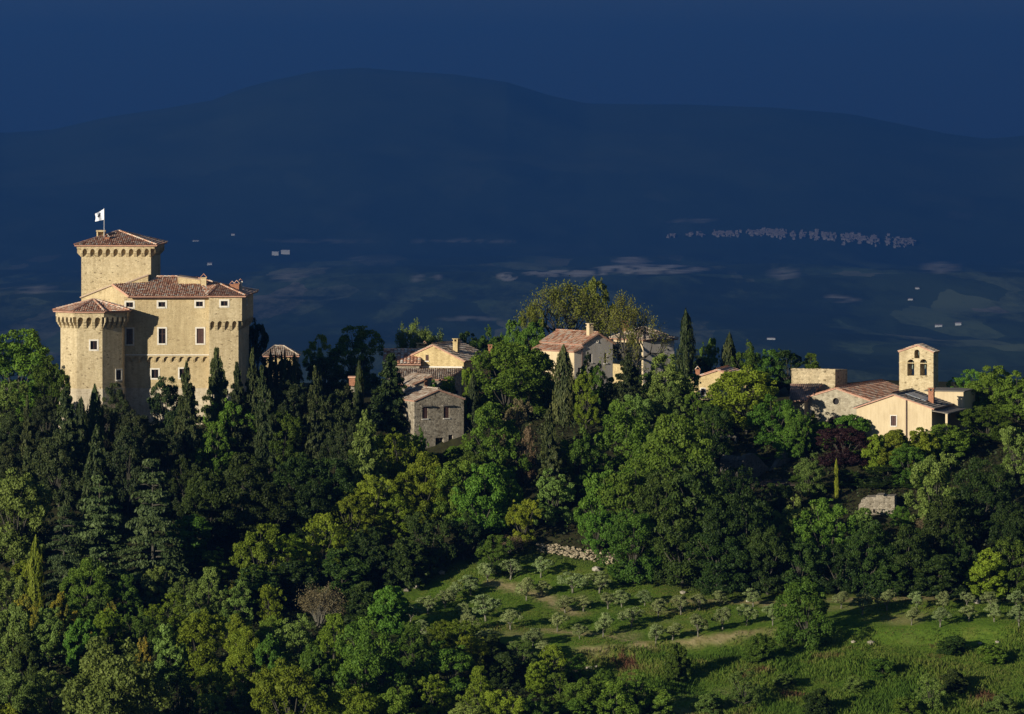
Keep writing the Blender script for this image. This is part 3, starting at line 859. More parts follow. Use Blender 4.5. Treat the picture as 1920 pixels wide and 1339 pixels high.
bz = ZP(555, 501.5)
e0, e1, e2, e3 = (ut[0][0] - 0.2, 501.4, bz), (ut[1][0] + 0.5, 501.4, bz), (ut[2][0] + 0.55, 517.0, bz), (ut[0][0] - 2.0, 517.0, bz)
ba = (XP(412, 508.5), 508.5, ZP(533, 508.5))
tiled(castle, [[e0, e1, ba], [e1, e2, ba], [e2, e3, ba]], M['tiles'], ridges=[(e0, ba), (e1, ba), (e2, ba)])
# --- main roof
def mrp(px, D): return (XP(px, D), D, -19.37 + 0.2627 * (D - 502.5) + 0.16)
mr_a = [mrp(244, 502.45), mrp(277.5, 502.45), mrp(277.5, 508.0), mrp(211, 507.4)]
mr = [mrp(277.5, 502.45), mrp(388, 502.45), mrp(372, 509.4), mrp(335, 510.2), mrp(294, 510.2), mrp(277.5, 508.0)]
mr_c = [mrp(388, 502.45), (ba[0] - .03, ba[1], ba[2] + .05), mrp(372, 509.4)]
mr_d = [(ba[0] - .03, ba[1], ba[2] + .05), (XP(420, 516.5), 516.5, -19.2), mrp(372, 509.4)]
bk = [mr[2], mr[4], (XP(294, 516.5), 516.5, -19.2), (XP(400, 516.5), 516.5, -19.2)]
tiled(castle, [mr_a, mr, mr_c, mr_d, [bk[1], bk[0], bk[3], bk[2]]], M['tiles'], ridges=[(mr[4], mr[3]), (mr[2], mr_c[1])])
MB().box(XP(240, 502.5), XP(392, 502.5), 502.3, 502.5, zfe - 0.05, zfe + 0.06).build('eaves_board', M['wood'], castle)
# --- gabled wing between keep and turret
wA, wB, wC = (XP(243, 503.4), 503.4), (XP(211, 507.4), 507.4), (XP(152.8, 509.2), 509.2)
MB().prism([wA, (XP(243, 511), 511.2), (wC[0], 511.2), wC, wB], [-36.5] * 5, [ZP(560, 503.4) + .1, -18.05, ZP(557, 509.2), ZP(559, 509.2), ZP(535.5, 507.4)]).build('wing_wall', M['castle_smooth'], castle)
MB().tube([(wB[0], wB[1] - 0.1, ZP(535, 507.4) + .05), (wC[0] - .15, wC[1] - 0.15, ZP(558.6, 509.2) + .05)], [0.10, 0.10], 5).build('verge', M['tiles_old'], castle)
MB().tube([(wB[0], wB[1] - 0.12, ZP(535, 507.4) + .06), (wA[0], 502.4, -19.25)], [0.12, 0.12], 5).build('verge', M['tiles'], castle)
# --- keep
kD = 511.0; kx0, kx1 = XP(152.5, kD), XP(283, kD); kb = 523.0
kf = [(kx0, kb), (kx0, kD), (kx1, kD), (kx1 + .15, kb)]
keep = MB().prism([(kx0, kD), (kx1, kD), (kx1 + .15, kb), (kx0, kb)], -36.5, ZP(461, kD)).build('keep_wall', M['castle'], castle)
machicolation(castle, keep, [(kf[0], kf[1]), (kf[1], kf[2]), (kf[2], kf[3])], 0.50, ZP(482, kD), ZP(473, kD), ZP(466, kD), ZP(460, kD), [9, 9, 9], M['castle'], pier=0.36)
zk = ZP(459.5, kD)
ke = [(kx0 - 0.76, kD - 0.76, zk), (kx1 + 0.80, kD - 0.76, zk), (kx1 + 0.95, kb + 0.4, zk), (kx0 - 0.76, kb + 0.4, zk)]
kap = (XP(223, 517), 517.0, ZP(433.5, 517))
tiled(castle, [[ke[0], ke[1], kap], [ke[1], ke[2], kap], [ke[2], ke[3], kap], [ke[3], ke[0], kap]], M['tiles'], ridges=[(k_, kap) for k_ in ke])
# belfry-like chimney on the keep with an opening, and a brick stack
cx = XP(189.5, 514.5); z0_, z1_ = ZP(450, 514.5), ZP(431.5, 514.5)
cm = MB()
for s in (-1, 1): cm.box(cx + s * 0.42 - 0.08, cx + s * 0.42 + 0.08, 514.1, 514.9, z0_, z1_ - .2)
cm.box(cx - 0.34, cx + 0.34, 514.2, 514.9, z0_, z0_ + 0.35)
cm.box(cx - 0.55, cx + 0.55, 514.0, 515.0, z1_ - 0.2, z1_)
cm.box(cx - 0.338, cx + 0.338, 514.7, 514.88, z0_ + .3, z1_ - .22)
cm.build('roof_turret', M['castle_smooth'], castle)
chimney(castle, XP(201, 513), 513.0, ZP(458, 513), ZP(446, 513), 0.5, 0.5, M['brick'], 'gable')
chimney(castle, XP(382, 507), 507.0, ZP(540, 507), ZP(521.5, 507), 0.62, 0.6, M['castle_smooth'], 'gable')
chimney(castle, XP(435.5, 508), 508.0, ZP(545, 508), ZP(534, 508), 0.5, 0.5, M['brick'], 'gable')
chimney(castle, XP(444, 507), 507.0, ZP(545, 507), ZP(533, 507), 0.55, 0.5, M['brick'], 'gable')
chimney(castle, XP(451, 507.5), 507.5, ZP(548, 507.5), ZP(529, 507.5), 0.42, 0.42, M['frame'], 'gable')
# stair block behind the ridge, and the wedge wall against the keep
sb = [(XP(333.5, 507.3), 507.3), (XP(376, 507.3), 507.3), (XP(376, 507.3), 511.4), (XP(333.5, 507.3), 511.4)]
MB().prism(sb, -19.5, [ZP(519.5, 507.3), ZP(526, 507.3), ZP(526, 507.3), ZP(519.5, 507.3)]).build('stair_block', M['castle_smooth'], castle)
MB().prism([(sb[0][0] - .12, 507.15), (sb[1][0] + .1, 507.15), (sb[1][0] + .1, 511.6), (sb[0][0] - .12, 511.6)], [ZP(519.2, 507.3), ZP(525.7, 507.3), ZP(525.7, 507.3), ZP(519.2, 507.3)],
           [ZP(517.6, 507.3), ZP(524.1, 507.3), ZP(524.1, 507.3), ZP(517.6, 507.3)]).build('stair_block_roof', M['tiles_old'], castle)
MB().prism([(XP(236, 508.05), 508.05), (XP(277.5, 508.05), 508.05), (XP(277.5, 508.05), 511.1), (XP(236, 508.05), 511.1)], -19.5, [ZP(532, 508), ZP(516, 508), ZP(516, 508), ZP(532, 508)]).build('buttress_wall', M['castle_smooth'], castle)
MB().tube([(XP(236, 508) - .1, 508.0, ZP(531.5, 508)), (XP(277.5, 508), 508.0, ZP(515.5, 508)), ], [0.1, 0.1], 5).build('verge', M['tiles_old'], castle)
# --- flag
fx = XP(195.3, 514.0)
flag = tag(empty('flag', (fx, 514.0, ZP(446, 514.0))), 'white flag with small dark emblem flying on its pole above the keep', 'flag')
MB().tube([(fx, 514.0, ZP(450, 514)), (fx, 514.0, ZP(390.5, 514))], [0.05, 0.035], 6).build('pole', M['metal'], flag)
nx, nz = 18, 14
def flag_pt(i, j, off=0.0):
    s = i / nx; q = j / nz
    top = 391.0 + 10.0 * s ** 0.8; bot = 412.0 + 3.5 * s
    pxx = 195.0 - 17.0 * s + 1.5 * math.sin(q * 3)* s
    yy = 514.0 + 0.25 * math.sin(s * 5.5 + q * 1.5) * s - 0.05 + off
    return W(pxx, top + (bot - top) * q, yy)
vs = [flag_pt(i, j) for i in range(nx + 1) for j in range(nz + 1)] + [flag_pt(i, j, 0.015) for i in range(nx + 1) for j in range(nz + 1)]
n_ = (nx + 1) * (nz + 1); fs = []
for i in range(nx):
    for j in range(nz):
        a = i * (nz + 1) + j
        fs += [(a, a + 1, a + nz + 2, a + nz + 1), (n_ + a, n_ + a + nz + 1, n_ + a + nz + 2, n_ + a + 1)]
cloth = MB().add(vs, fs).build('cloth', M['white'], flag, recalc=False, smooth=True)
em = MB()
shape = [(0.42, 0.20), (0.52, 0.14), (0.58, 0.26), (0.66, 0.24), (0.70, 0.36), (0.80, 0.42), (0.76, 0.56), (0.66, 0.50), (0.62, 0.62), (0.55, 0.50), (0.48, 0.46), (0.50, 0.34)]
em.extrude([flag_pt(s * nx, q * nz, -0.03) for s, q in shape], (0, 0.012, 0))
em.build('emblem', M['emblem'], cloth)

# ================================================================ VILLAGE HOUSES
# --- yellow stone gable house in the middle of the village
A = tag(empty('stone_house', (XP(812, 521), 521, -33)), 'yellow stone house with small window in its gable and one tall chimney', 'house')
az, ez_ = ZP(648.7, 521), ZP(678, 519.3)
aw, ar, AQ, au, ab = section_house(A, (XP(812, 521), 521), -24, [(-4.1, -34), (4.1, -34), (4.1, ez_), (0, az), (-4.1, ez_)], 8.0, M['yellow_wall'],
    [(4.1, ez_, 0, az), (-4.1, ez_, 0, az)], M['tiles_old'], over=0.25, gable_over=0.15, ridge_t=(0, az))
cA = MB(); window(A, cA, AQ(-4.1, 0, 0)[:2], AQ(4.1, 0, 0)[:2], 801, 671, 6.0, 11, fr=0.0, style='shutter'); cut(aw, cA)
q = AQ(2.1, 2.2, 0); chimney(A, q[0], q[1], ZP(668, 523), ZP(641, 523), 0.62, 0.62, M['yellow_wall'], 'flat', R(-24))
q = AQ(1.0, 7.0, 0); chimney(A, XP(919, 525), 525.0, ZP(662, 525), ZP(653, 525), 0.45, 0.45, M['brick'], 'flat')
l0, l1 = AQ(-3.6, -0.3, 0), AQ(4.05, -0.3, 0)
MB().extrude([(l0[0], l0[1], ZP(690, 521)), (l1[0], l1[1], ZP(690, 519)), (l1[0], l1[1], ZP(687.4, 519)), (l0[0], l0[1], ZP(687.4, 521))], (ab[0] * 0.28, ab[1] * 0.28, 0)).build('gutter_ledge', M['frame'], A)
# --- its long western wing
B = tag(empty('long_house', (XP(757, 522), 522, -33)), 'long low house with striped reddish tile roof beside dark conifers', 'house')
x0, x1 = XP(722, 520), XP(786, 520)
MB().prism([(x0, 520.3), (x1, 520.3), (x1, 528), (x0, 528)], -34, ZP(683.5, 520)).build('wall', M['cottage'], B)
rz_ = ZP(656, 524.2)
tiled(B, [[(x0 - .3, 519.8, ZP(683, 519.8)), (x1 + .2, 519.8, ZP(683, 519.8)), (x1 + .2, 524.2, rz_), (x0 - .3, 524.2, rz_)], [(x1 + .2, 528.6, ZP(683, 519.8)), (x0 - .3, 528.6, ZP(683, 519.8)), (x0 - .3, 524.2, rz_), (x1 + .2, 524.2, rz_)]],
      M['tiles'], pitch=0.40, row=0.6, ridges=[((x0 - .3, 524.2, rz_), (x1 + .2, 524.2, rz_))])
bx = XP(789, 526)
chimney(B, bx, 526, ZP(662, 526), ZP(650, 526), 1.0, 0.7, M['yellow_wall'], 'flat')
chimney(B, XP(796, 527), 527, ZP(660, 527), ZP(647.5, 527), 0.6, 0.6, M['brick'], 'gable')
# --- low house in front of the yellow one
C = tag(empty('low_house', (XP(800, 514), 514, -34)), 'low grey stone house whose brown roof lies right below the yellow gable', 'house')
fl, frr, bl, br = (XP(746, 513.5), 513.5), (XP(837, 513.5), 513.5), (XP(746, 518.0), 518.0), (XP(867, 518.0), 518.0)
ezc, rzc = ZP(710.5, 513.5), ZP(691.5, 518.0)
cwall = MB().prism([fl, frr, br, bl], -36, [ezc - .15, ezc - .15, rzc - .15, rzc - .15]).build('wall', M['cottage'], C)
tiled(C, [[(fl[0] - .2, fl[1] - .3, ezc - .05), (frr[0] + .1, frr[1] - .3, ezc - .05), (br[0] + .15, br[1], rzc), (bl[0] - .2, bl[1], rzc)]], M['tiles_old'])
cC = MB(); window(C, cC, frr, br, 857, 738, 5, 11, fr=0.0, style='glass'); cut(cwall, cC)
# --- small shed between
S = tag(empty('stone_shed', (XP(790, 504), 504, -35)), 'small stone shed with slanted tile roof just above the shuttered cottage', 'shed')
sz0, sz1 = ZP(724, 504), ZP(706.5, 505)
sw, sr, SQ, su, sbk = section_house(S, (XP(770, 504), 504), 25, [(0, -38), (2.75, -38), (2.75, sz1), (0, sz0)], 5.2, M['cottage'], [(0, sz0, 2.75, sz1)], M['tiles_old'], over=0.2, gable_over=0.2)
p_ = SQ(1.95, -0.05, ZP(718, 504)); MB().obox((p_[0], p_[1], ZP(719, 504)), su, (su[1], -su[0]), (0.18, 0.06, 0.75)).build('door', M['brick'], S)
# --- stone cottage with brown shutters
K = tag(empty('stone_cottage', (XP(822, 498), 498, -37.5)), 'grey rubble stone cottage with two brown shuttered windows under small hoods', 'cottage')
kez, kaz = ZP(751.5, 497.5), ZP(733, 497.5)
kw, kr, KQ, ku, kbk = section_house(K, (XP(777, 496), 496), 31, [(0, -39.5), (6.65, -39.5), (6.65, kez), (3.2, kaz), (0, kez)], 6.5, M['cottage'],
    [(0, kez, 3.2, kaz), (6.65, kez, 3.2, kaz)], M['tiles_old'], over=0.15, gable_over=0.12, ridge_t=(3.2, kaz))
cK = MB(); g0, g1 = KQ(0, 0, 0)[:2], KQ(6.65, 0, 0)[:2]
window(K, cK, g0, g1, 797, 774.5, 10.5, 21, fr=0.0, style='shutter', hood=True)
window(K, cK, g0, g1, 837, 773.5, 10.5, 21, fr=0.0, style='shutter', hood=True)
window(K, cK, g0, g1, 845, 826, 8.5, 21, fr=0.0, style='glass')
window(K, cK, g0, g1, 824, 832, 15, 22, fr=0.0, style='glass', depth=0.6)
cut(kw, cK)
# --- pale gabled house, centre
E = tag(empty('gabled_house', (XP(1110, 531), 531, -33)), 'pale gabled house, grey in shade, with two narrow windows and a stepped red roof', 'house')
eo = (XP(1121, 530), 530.0)
ea, el, er = ZP(627, 530), ZP(646, 528.6), ZP(644, 531.4)
ew, ero, EQ, eu, eb = section_house(E, eo, 36, [(-3.64, -35), (2.31, -35), (2.31, er), (0, ea), (-2.41, el), (-2.41, el - 0.28), (-3.64, ZP(660, 527.9))], 8.4, M['shaded_plaster'],
    [(-2.41, el, 0, ea), (2.31, er, 0, ea), (-3.64, ZP(660, 527.9), -2.43, el - 0.42)], M['tiles_red'], over=0.3, gable_over=0.22, ridge_t=(0, ea))
lw0, lw1 = EQ(-3.645, 8.4, 0)[:2], EQ(-3.645, 0, 0)[:2]
MB().extrude([(lw0[0], lw0[1], -35), (lw1[0], lw1[1], -35), (lw1[0], lw1[1], ZP(661.5, 528)), (lw0[0], lw0[1], ZP(661.5, 528))], (eu[0] * -0.03, eu[1] * -0.03, 0)).build('side_wall', M['cream'], E)  # sunlit tone painted as a lighter sheet; the gable keeps its shade grey
cE = MB(); h0, h1 = EQ(-3.64, 0, 0)[:2], EQ(2.31, 0, 0)[:2]
window(E, cE, h0, h1, 1107.3, 671.5, 5.6, 17, fr=0.0)
window(E, cE, h0, h1, 1135.6, 671.5, 5.2, 19, fr=0.0)
window(E, cE, h0, h1, 1120.5, 640, 2.6, 2.6, fr=0.05)
window(E, cE, h0, h1, 1086, 696, 5.0, 13, fr=0.0, style='shutter')
cut(ew, cE)
dp = EQ(-2.5, -0.06, 0); MB().tube([(dp[0], dp[1], -33.5), (dp[0], dp[1], el - .3)], [0.06, 0.06], 6).build('downpipe', M['copper'], E)
q = EQ(-0.5, 1.0, 0); chimney(E, q[0], q[1], ZP(632, 531), ZP(612.5, 531), 0.62, 0.6, M['cream'], 'none' if False else 'flat', R(36))
# --- large hipped house behind the airy tree
Hh = tag(empty('hipped_house', (XP(1206, 535), 535, -33)), 'hipped roof house half hidden by the airy tree beside the black cypress', 'house')
c0 = (XP(1206, 535), 535.0); a36 = R(36); hu = (math.cos(a36), math.sin(a36)); hbk = (-hu[1], hu[0])
c1 = (c0[0] + hu[0] * 4.93, c0[1] + hu[1] * 4.93); c3 = (c0[0] + hbk[0] * 6.1, c0[1] + hbk[1] * 6.1); c2 = (c1[0] + hbk[0] * 6.1, c1[1] + hbk[1] * 6.1)
hz_ = ZP(638, 535)
hw_ = MB().prism([c0, c1, c2, c3], -36, hz_).build('wall', M['cream'], Hh)
MB().extrude([(c0[0] + hu[1] * .02, c0[1] - hu[0] * .02, -36), (c1[0] + hu[1] * .02, c1[1] - hu[0] * .02, -36), (c1[0] + hu[1] * .02, c1[1] - hu[0] * .02, hz_ - .05), (c0[0] + hu[1] * .02, c0[1] - hu[0] * .02, hz_ - .05)], (-hu[1] * .015, hu[0] * .015, 0)).build('shaded_wall_sheet', M['shaded_plaster'], Hh)  # thin grey sheet paints shade onto the wall turned from the sun
cen = ((c0[0] + c2[0]) / 2, (c0[1] + c2[1]) / 2)
ex = [(cen[0] + (p[0] - cen[0]) * 1.14, cen[1] + (p[1] - cen[1]) * 1.14, hz_ + .03) for p in (c0, c1, c2, c3)]
hap = (cen[0], cen[1], hz_ + 1.45)
tiled(Hh, [[ex[i], ex[(i + 1) % 4], hap] for i in range(4)], M['tiles_old'], ridges=[(e_, hap) for e_ in ex])
chimney(Hh, XP(1172, 541), 541, ZP(628, 541), ZP(608, 541), 0.9, 0.7, M['brick'], 'flat')
cH = MB(); window(Hh, cH, c3, c0, 1161, 668, 8, 16, fr=0.1); cut(hw_, cH)
# --- terrace wall in front of it
T_ = tag(MB().prism([(XP(1149, 527), 527), (XP(1176, 524), 524), (XP(1176, 524.4), 524.6), (XP(1149, 527.5), 527.6)], -36, ZP(683, 526)).build('garden_wall', M['yellow_wall']), 'short sunlit garden wall beside the pale gabled house', 'wall')
# --- house among the trees right of the cypress
G = tag(empty('half_hidden_house', (XP(1345, 515), 515, -34)), 'cream house mostly hidden behind the bright tree between cypress and church', 'house')
ga, ge = ZP(696, 515), ZP(713, 515)
gw, gr, GQ, gu, gb = section_house(G, (XP(1345, 515), 515), -14, [(-3.3, -36), (3.6, -36), (3.6, ge), (0, ga), (-3.3, ge)], 7.0, M['yellow_wall'], [(3.6, ge, 0, ga), (-3.3, ge, 0, ga)], M['tiles'], over=0.25, gable_over=0.2, ridge_t=(0, ga))
cG = MB(); window(G, cG, GQ(-3.3, 0, 0)[:2], GQ(3.6, 0, 0)[:2], 1318, 735, 7, 13, fr=0.1); cut(gw, cG)
chimney(G, XP(1308, 517), 517, ZP(714, 517), ZP(694, 517), 0.5, 0.5, M['brick'], 'gable')
# --- small hip roof beyond the wood right of the castle
L_ = tag(empty('small_house', (XP(527, 560), 560, -34)), 'small house behind thin cypresses, only its pale tile roof showing', 'house')
x0, x1 = XP(498, 558), XP(556, 558)
MB().prism([(x0, 558), (x1, 558), (x1, 564), (x0, 564)], -37, ZP(667, 558)).build('wall', M['yellow_wall'], L_)
ez4 = ZP(667.5, 557.6); r0_, r1_ = (XP(515, 561), 561, ZP(649.5, 561)), (XP(532, 561), 561, ZP(649.5, 561))
k4 = [(x0 - .4, 557.5, ez4), (x1 + .4, 557.5, ez4), (x1 + .4, 564.5, ez4), (x0 - .4, 564.5, ez4)]
tiled(L_, [[k4[0], k4[1], r1_, r0_], [k4[1], k4[2], r1_], [k4[2], k4[3], r0_, r1_], [k4[3], k4[0], r0_]], M['tiles_old'], ridges=[(r0_, r1_), (k4[0], r0_), (k4[1], r1_)])
# --- tiny outbuilding among conifers left of the cottage
U = tag(empty('outbuilding', (XP(661, 508), 508, -36)), 'tiny stone outbuilding with red brick top deep among the conifers', 'outbuilding')
MB().box(XP(652, 508), XP(670, 508), 508, 510.5, -38, ZP(726, 508)).build('wall', M['cottage'], U)
MB().box(XP(654.5, 508.3), XP(667.5, 508.3), 508.3, 509.6, ZP(724, 508), ZP(709, 508)).build('brick_stack', M['brick'], U)
MB().box(XP(652.5, 508.3), XP(669.5, 508.3), 508.1, 509.8, ZP(709, 508), ZP(706.5, 508)).build('cap', M['tiles'], U)

# ================================================================ CHURCH GROUP
CH = tag(empty('church', (XP(1567, 503), 503, -36)), 'grey stone church with round window in its gable and red tile roof', 'church')
co = (XP(1567.4, 503), 503.0); ca, ce = ZP(730, 503), ZP(752, 501.5)
cw, cro, CQ, cuu, cbk = section_house(CH, co, -25, [(-4.2, -39), (4.18, -39), (4.18, ce), (0, ca), (-4.2, ce)], 16.0, M['church'], [(4.18, ce, 0, ca), (-4.2, ce, 0, ca)], M['tiles_red'], over=0.25, gable_over=0.12, ridge_t=(0, ca))
f0, f1 = CQ(-4.2, 0, 0)[:2], CQ(4.18, 0, 0)[:2]
un, nn_ = face_uv(f0, f1)
rw = on_face(f0, f1, 1567.5, 752.5)
cc = MB()
def disc(c, r, d, n, u, seg=20):
    m = [(c[0] + u[0] * r * math.cos(2 * math.pi * i / seg) + n[0] * d, c[1] + u[1] * r * math.cos(2 * math.pi * i / seg) + n[1] * d, c[2] + r * math.sin(2 * math.pi * i / seg)) for i in range(seg)]
    return m
cc.extrude(disc(rw, 0.40, 0.3, nn_, un), (-nn_[0] * 0.75, -nn_[1] * 0.75, 0))
dw = on_face(f0, f1, 1564, 797)
def arch_pts(c, hw, z0, zsp, n, d, u, seg=10):
    pts = [(-hw, z0), (hw, z0), (hw, zsp)] + [(hw * math.cos(math.pi * i / seg), zsp + hw * math.sin(math.pi * i / seg)) for i in range(1, seg)] + [(-hw, zsp)]
    return [(c[0] + u[0] * a + n[0] * d, c[1] + u[1] * a + n[1] * d, z) for a, z in pts]
cc.extrude(arch_pts(dw, 0.75, -37.5, ZP(793, 503), nn_, 0.3, un), (-nn_[0] * 0.55, -nn_[1] * 0.55, 0))
cut(cw, cc)
ro = MB()
seg = 20
for i in range(seg):
    pass
ring = []
o_, i_ = disc(rw, 0.54, 0.05, nn_, un), disc(rw, 0.40, 0.05, nn_, un)
ring = MB()
for i in range(seg):
    j = (i + 1) % seg
    ring.extrude([o_[i], o_[j], i_[j], i_[i]], (-nn_[0] * 0.12, -nn_[1] * 0.12, 0))
rwo = ring.build('round_window', M['church'], CH)
MB().extrude(disc(rw, 0.41, -0.30, nn_, un), (-nn_[0] * 0.02, -nn_[1] * 0.02, 0)).build('pane', M['glass'], rwo)
dr_ = MB()
for i in range(10):
    a0, a1 = math.pi * i / 10, math.pi * (i + 1) / 10
    qq = []
    for a, r_ in ((a0, 1.0), (a1, 1.0), (a1, 0.76), (a0, 0.76)):
        qq.append((dw[0] + un[0] * r_ * math.cos(a) + nn_[0] * 0.05, dw[1] + un[1] * r_ * math.cos(a) + nn_[1] * 0.05, ZP(793, 503) + r_ * math.sin(a)))
    dr_.extrude(qq, (-nn_[0] * 0.1, -nn_[1] * 0.1, 0))
dro = dr_.build('door_arch', M['church'], CH)
MB().extrude(arch_pts(dw, 0.76, -37.5, ZP(793, 503), nn_, -0.22, un), (-nn_[0] * 0.03, -nn_[1] * 0.03, 0)).build('door', M['darkwood'], CH)
# side chapel with dark roof
an0, an1 = (XP(1482, 505), 505.0), (XP(1540, 507.5), 507.5)
MB().prism([an0, (XP(1508, 503.5), 503.5), an1, (XP(1540, 511), 511), (XP(1484, 511), 511)], -38, ZP(752, 505)).build('chapel_wall', M['church'], CH)
tiled(CH, [[(XP(1480, 503.2), 503.2, ZP(751, 503.2)), (XP(1512, 502.6), 502.6, ZP(751, 502.6)), (XP(1542, 511.6), 511.6, ZP(719.5, 511.6)), (XP(1482, 511.6), 511.6, ZP(719.5, 511.6))]], M['tiles_grey'])
# square stump of an old tower
M['tower_rubble'] = stone_mat('tower_rubble', (0.60, 0.50, 0.33), (0.30, 0.25, 0.16), (0.52, 0.43, 0.28), size=(2.8, 2.8, 4.2), spots=0.8)
TS = tag(empty('tower_stump', (XP(1525, 512), 512, -35)), 'flat topped rough stone tower stump rising behind the church gable', 'tower')
ts = [(XP(1484, 512.6), 512.6), (XP(1566, 511.8), 511.8), (XP(1566, 511.8) + 1.75, 515.6), (XP(1486, 516), 516.4)]
MB().prism(ts, -36, [ZP(694.5, 512.6), ZP(693, 511.8), ZP(694, 511.8) - 0.1, ZP(693, 514)]).build('wall', M['tower_rubble'], TS)
tsb = MB()
for i in range(34):
    f_ = (i + 0.5) / 34; w_ = 0.09 + 0.06 * random.random()
    xx, dd = ts[0][0] + f_ * (ts[1][0] - ts[0][0]), ts[0][1] + f_ * (ts[1][1] - ts[0][1])
    tsb.obox((xx, dd + 0.25, ZP(693.7, 512) + 0.02 + 0.05 * random.random()), (1, 0), (0, 1), (w_, 0.22, 0.05 + 0.05 * random.random()))
cs_ = tsb.build('coping_stones', M['tower_rubble'], TS); cs_['kind'] = 'stuff'
# bell gable
BT = tag(empty('bell_tower', (XP(1720, 510), 510, -34)), 'bell gable with three arched openings and hung bells above the church', 'bell tower')
bo = (XP(1686, 510.5), 510.5); be, bap = ZP(661, 510), ZP(648.5, 510)
btw, btr, BQ, bu_, bbk = section_house(BT, bo, -25, [(0, -36), (4.31, -36), (4.31, be), (2.3, bap), (0, be)], 1.75, M['castle'], [(0, be, 2.3, bap), (4.31, be, 2.3, bap)], M['tiles_old'], over=0.12, gable_over=0.12, row=0.35)
q0, q1 = BQ(0, 0, 0)[:2], BQ(4.31, 0, 0)[:2]; ub_, nb_ = face_uv(q0, q1)
cbt = MB(); spots = []
for px, top, bot, hw_b in ((1707.7, 674, 704.5, 0.44), (1731.5, 673.5, 704.5, 0.44), (1719.3, 655.5, 672, 0.33)):
    c = on_face(q0, q1, px, top); zt_ = c[2]; z0b = ZP(bot, c[1])
    cbt.extrude(arch_pts(c, hw_b, z0b, zt_ - hw_b, nb_, 0.4, ub_), (-nb_[0] * 3.0, -nb_[1] * 3.0, 0))
    spots.append((c, hw_b, z0b, zt_))
cut(btw, cbt)
for c, hwb, z0b, ztb in spots:
    r_ = hwb * 0.62; hb_ = min(0.95, (ztb - z0b) * 0.55)
    cx_, cy_ = c[0] - nb_[0] * 0.8, c[1] - nb_[1] * 0.8
    zz = ztb - hwb * 0.5
    prof_b = [(0.0, 0.0), (0.45, -0.02), (0.6, -0.15), (0.66, -0.5), (0.78, -0.8), (1.0, -1.0)]
    m = MB(); seg = 12; vs = []; fs = []
    for rr, hh_ in prof_b:
        for i in range(seg):
            a = 2 * math.pi * i / seg
            vs.append((cx_ + r_ * max(rr, 0.05) * math.cos(a), cy_ + r_ * max(rr, .05) * math.sin(a), zz + hh_ * hb_))
    for k in range(len(prof_b) - 1):
        for i in range(seg): fs.append((k * seg + i, k * seg + (i + 1) % seg, (k + 1) * seg + (i + 1) % seg, (k + 1) * seg + i))
    m.add(vs, fs)
    bell = m.build('bell', M['bell'], BT, smooth=True)
    MB().obox((cx_, cy_, zz + 0.04), ub_, nb_, (hwb + 0.08, 0.06, 0.06)).build('headstock', M['darkwood'], bell)
zs_ = ZP(680, 509.5)
MB().obox(tuple(BQ(2.155, -0.03, 0)[:2]) + (ZP(681, 509.5),), ub_, nb_, (2.155, 0.05, 0.05)).build('string_course', M['castle_smooth'], BT)
# cream rectory
RH = tag(empty('cream_house', (XP(1677, 496), 496, -36)), 'cream plastered house with one brown shuttered window and a drainpipe on its gable', 'house')
ro_ = (XP(1606, 497), 497.0); r_el, r_ap = ZP(766, 496.5), ZP(741.5, 495.6)
rw_, rr_, RQ, ru, rb = section_house(RH, ro_, -20, [(0, -39.5), (9.0, -39.5), (9.0, r_el + .1), (4.45, r_ap), (0, r_el)], 8.6, M['cream'], [(0, r_el, 4.45, r_ap), (9.0, r_el + .1, 4.45, r_ap)], M['tiles_grey'], over=0.35, gable_over=0.25, ridge_t=(4.45, r_ap))
cR = MB(); r0f, r1f = RQ(0, 0, 0)[:2], RQ(9.0, 0, 0)[:2]
window(RH, cR, r0f, r1f, 1675.5, 789, 10.0, 18.5, fr=0.10, style='shutter')
cut(rw_, cR)
pp = on_face(r0f, r1f, 1699.8, 738); nrh = face_uv(r0f, r1f)[1]
MB().tube([(pp[0] + nrh[0] * .12, pp[1] + nrh[1] * .12, -38), (pp[0] + nrh[0] * .12, pp[1] + nrh[1] * .12, pp[2] - .35), (pp[0] + nrh[0] * .4, pp[1] + nrh[1] * .4, pp[2] - .1)], [0.07, 0.07, 0.07], 6).build('drainpipe', M['copper'], RH)
sk = [RQ(5.3, 2.2, 0), RQ(7.7, 2.2, 0), RQ(7.7, 5.6, 0), RQ(5.3, 5.6, 0)]
slope = (r_ap - r_el - .1) / (4.55)
MB().extrude([(p[0], p[1], r_ap - slope * (t_ - 4.45) + 0.36) for p, t_ in zip(sk, (5.3, 7.7, 7.7, 5.3))], (0, 0, 0.04)).build('roof_sheet', M['sheet'], RH)
q = RQ(8.1, 3.4, 0); chimney(RH, q[0], q[1], ZP(768, 498), ZP(734, 498), 0.62, 0.62, M['brick'], 'flat', R(-20))
# raised cream block behind and shaded porch at its end
p0r = RQ(6.0, 8.65, 0); p1r = RQ(10.6, 8.65, 0)
blk = [p0r[:2], p1r[:2], RQ(10.6, 14.5, 0)[:2], RQ(6.0, 14.5, 0)[:2]]
MB().prism(blk, -39, ZP(733.5, 503)).build('rear_block', M['cream'], RH)
MB().prism([RQ(5.9, 8.5, 0)[:2], RQ(10.75, 8.5, 0)[:2], RQ(10.75, 14.7, 0)[:2], RQ(5.9, 14.7, 0)[:2]], ZP(733.3, 503), ZP(731.6, 503)).build('rear_block_roof', M['tiles_grey'], RH)
pz = ZP(766.5, 499)
MB().prism([RQ(9.02, -0.2, 0)[:2], RQ(11.0, -0.2, 0)[:2], RQ(11.0, 8.6, 0)[:2], RQ(9.02, 8.6, 0)[:2]], [pz + .05, pz - .25, pz - .25, pz + .05], [pz + .15, pz - .13, pz - .13, pz + .15]).build('porch_roof', M['tiles_grey'], RH)
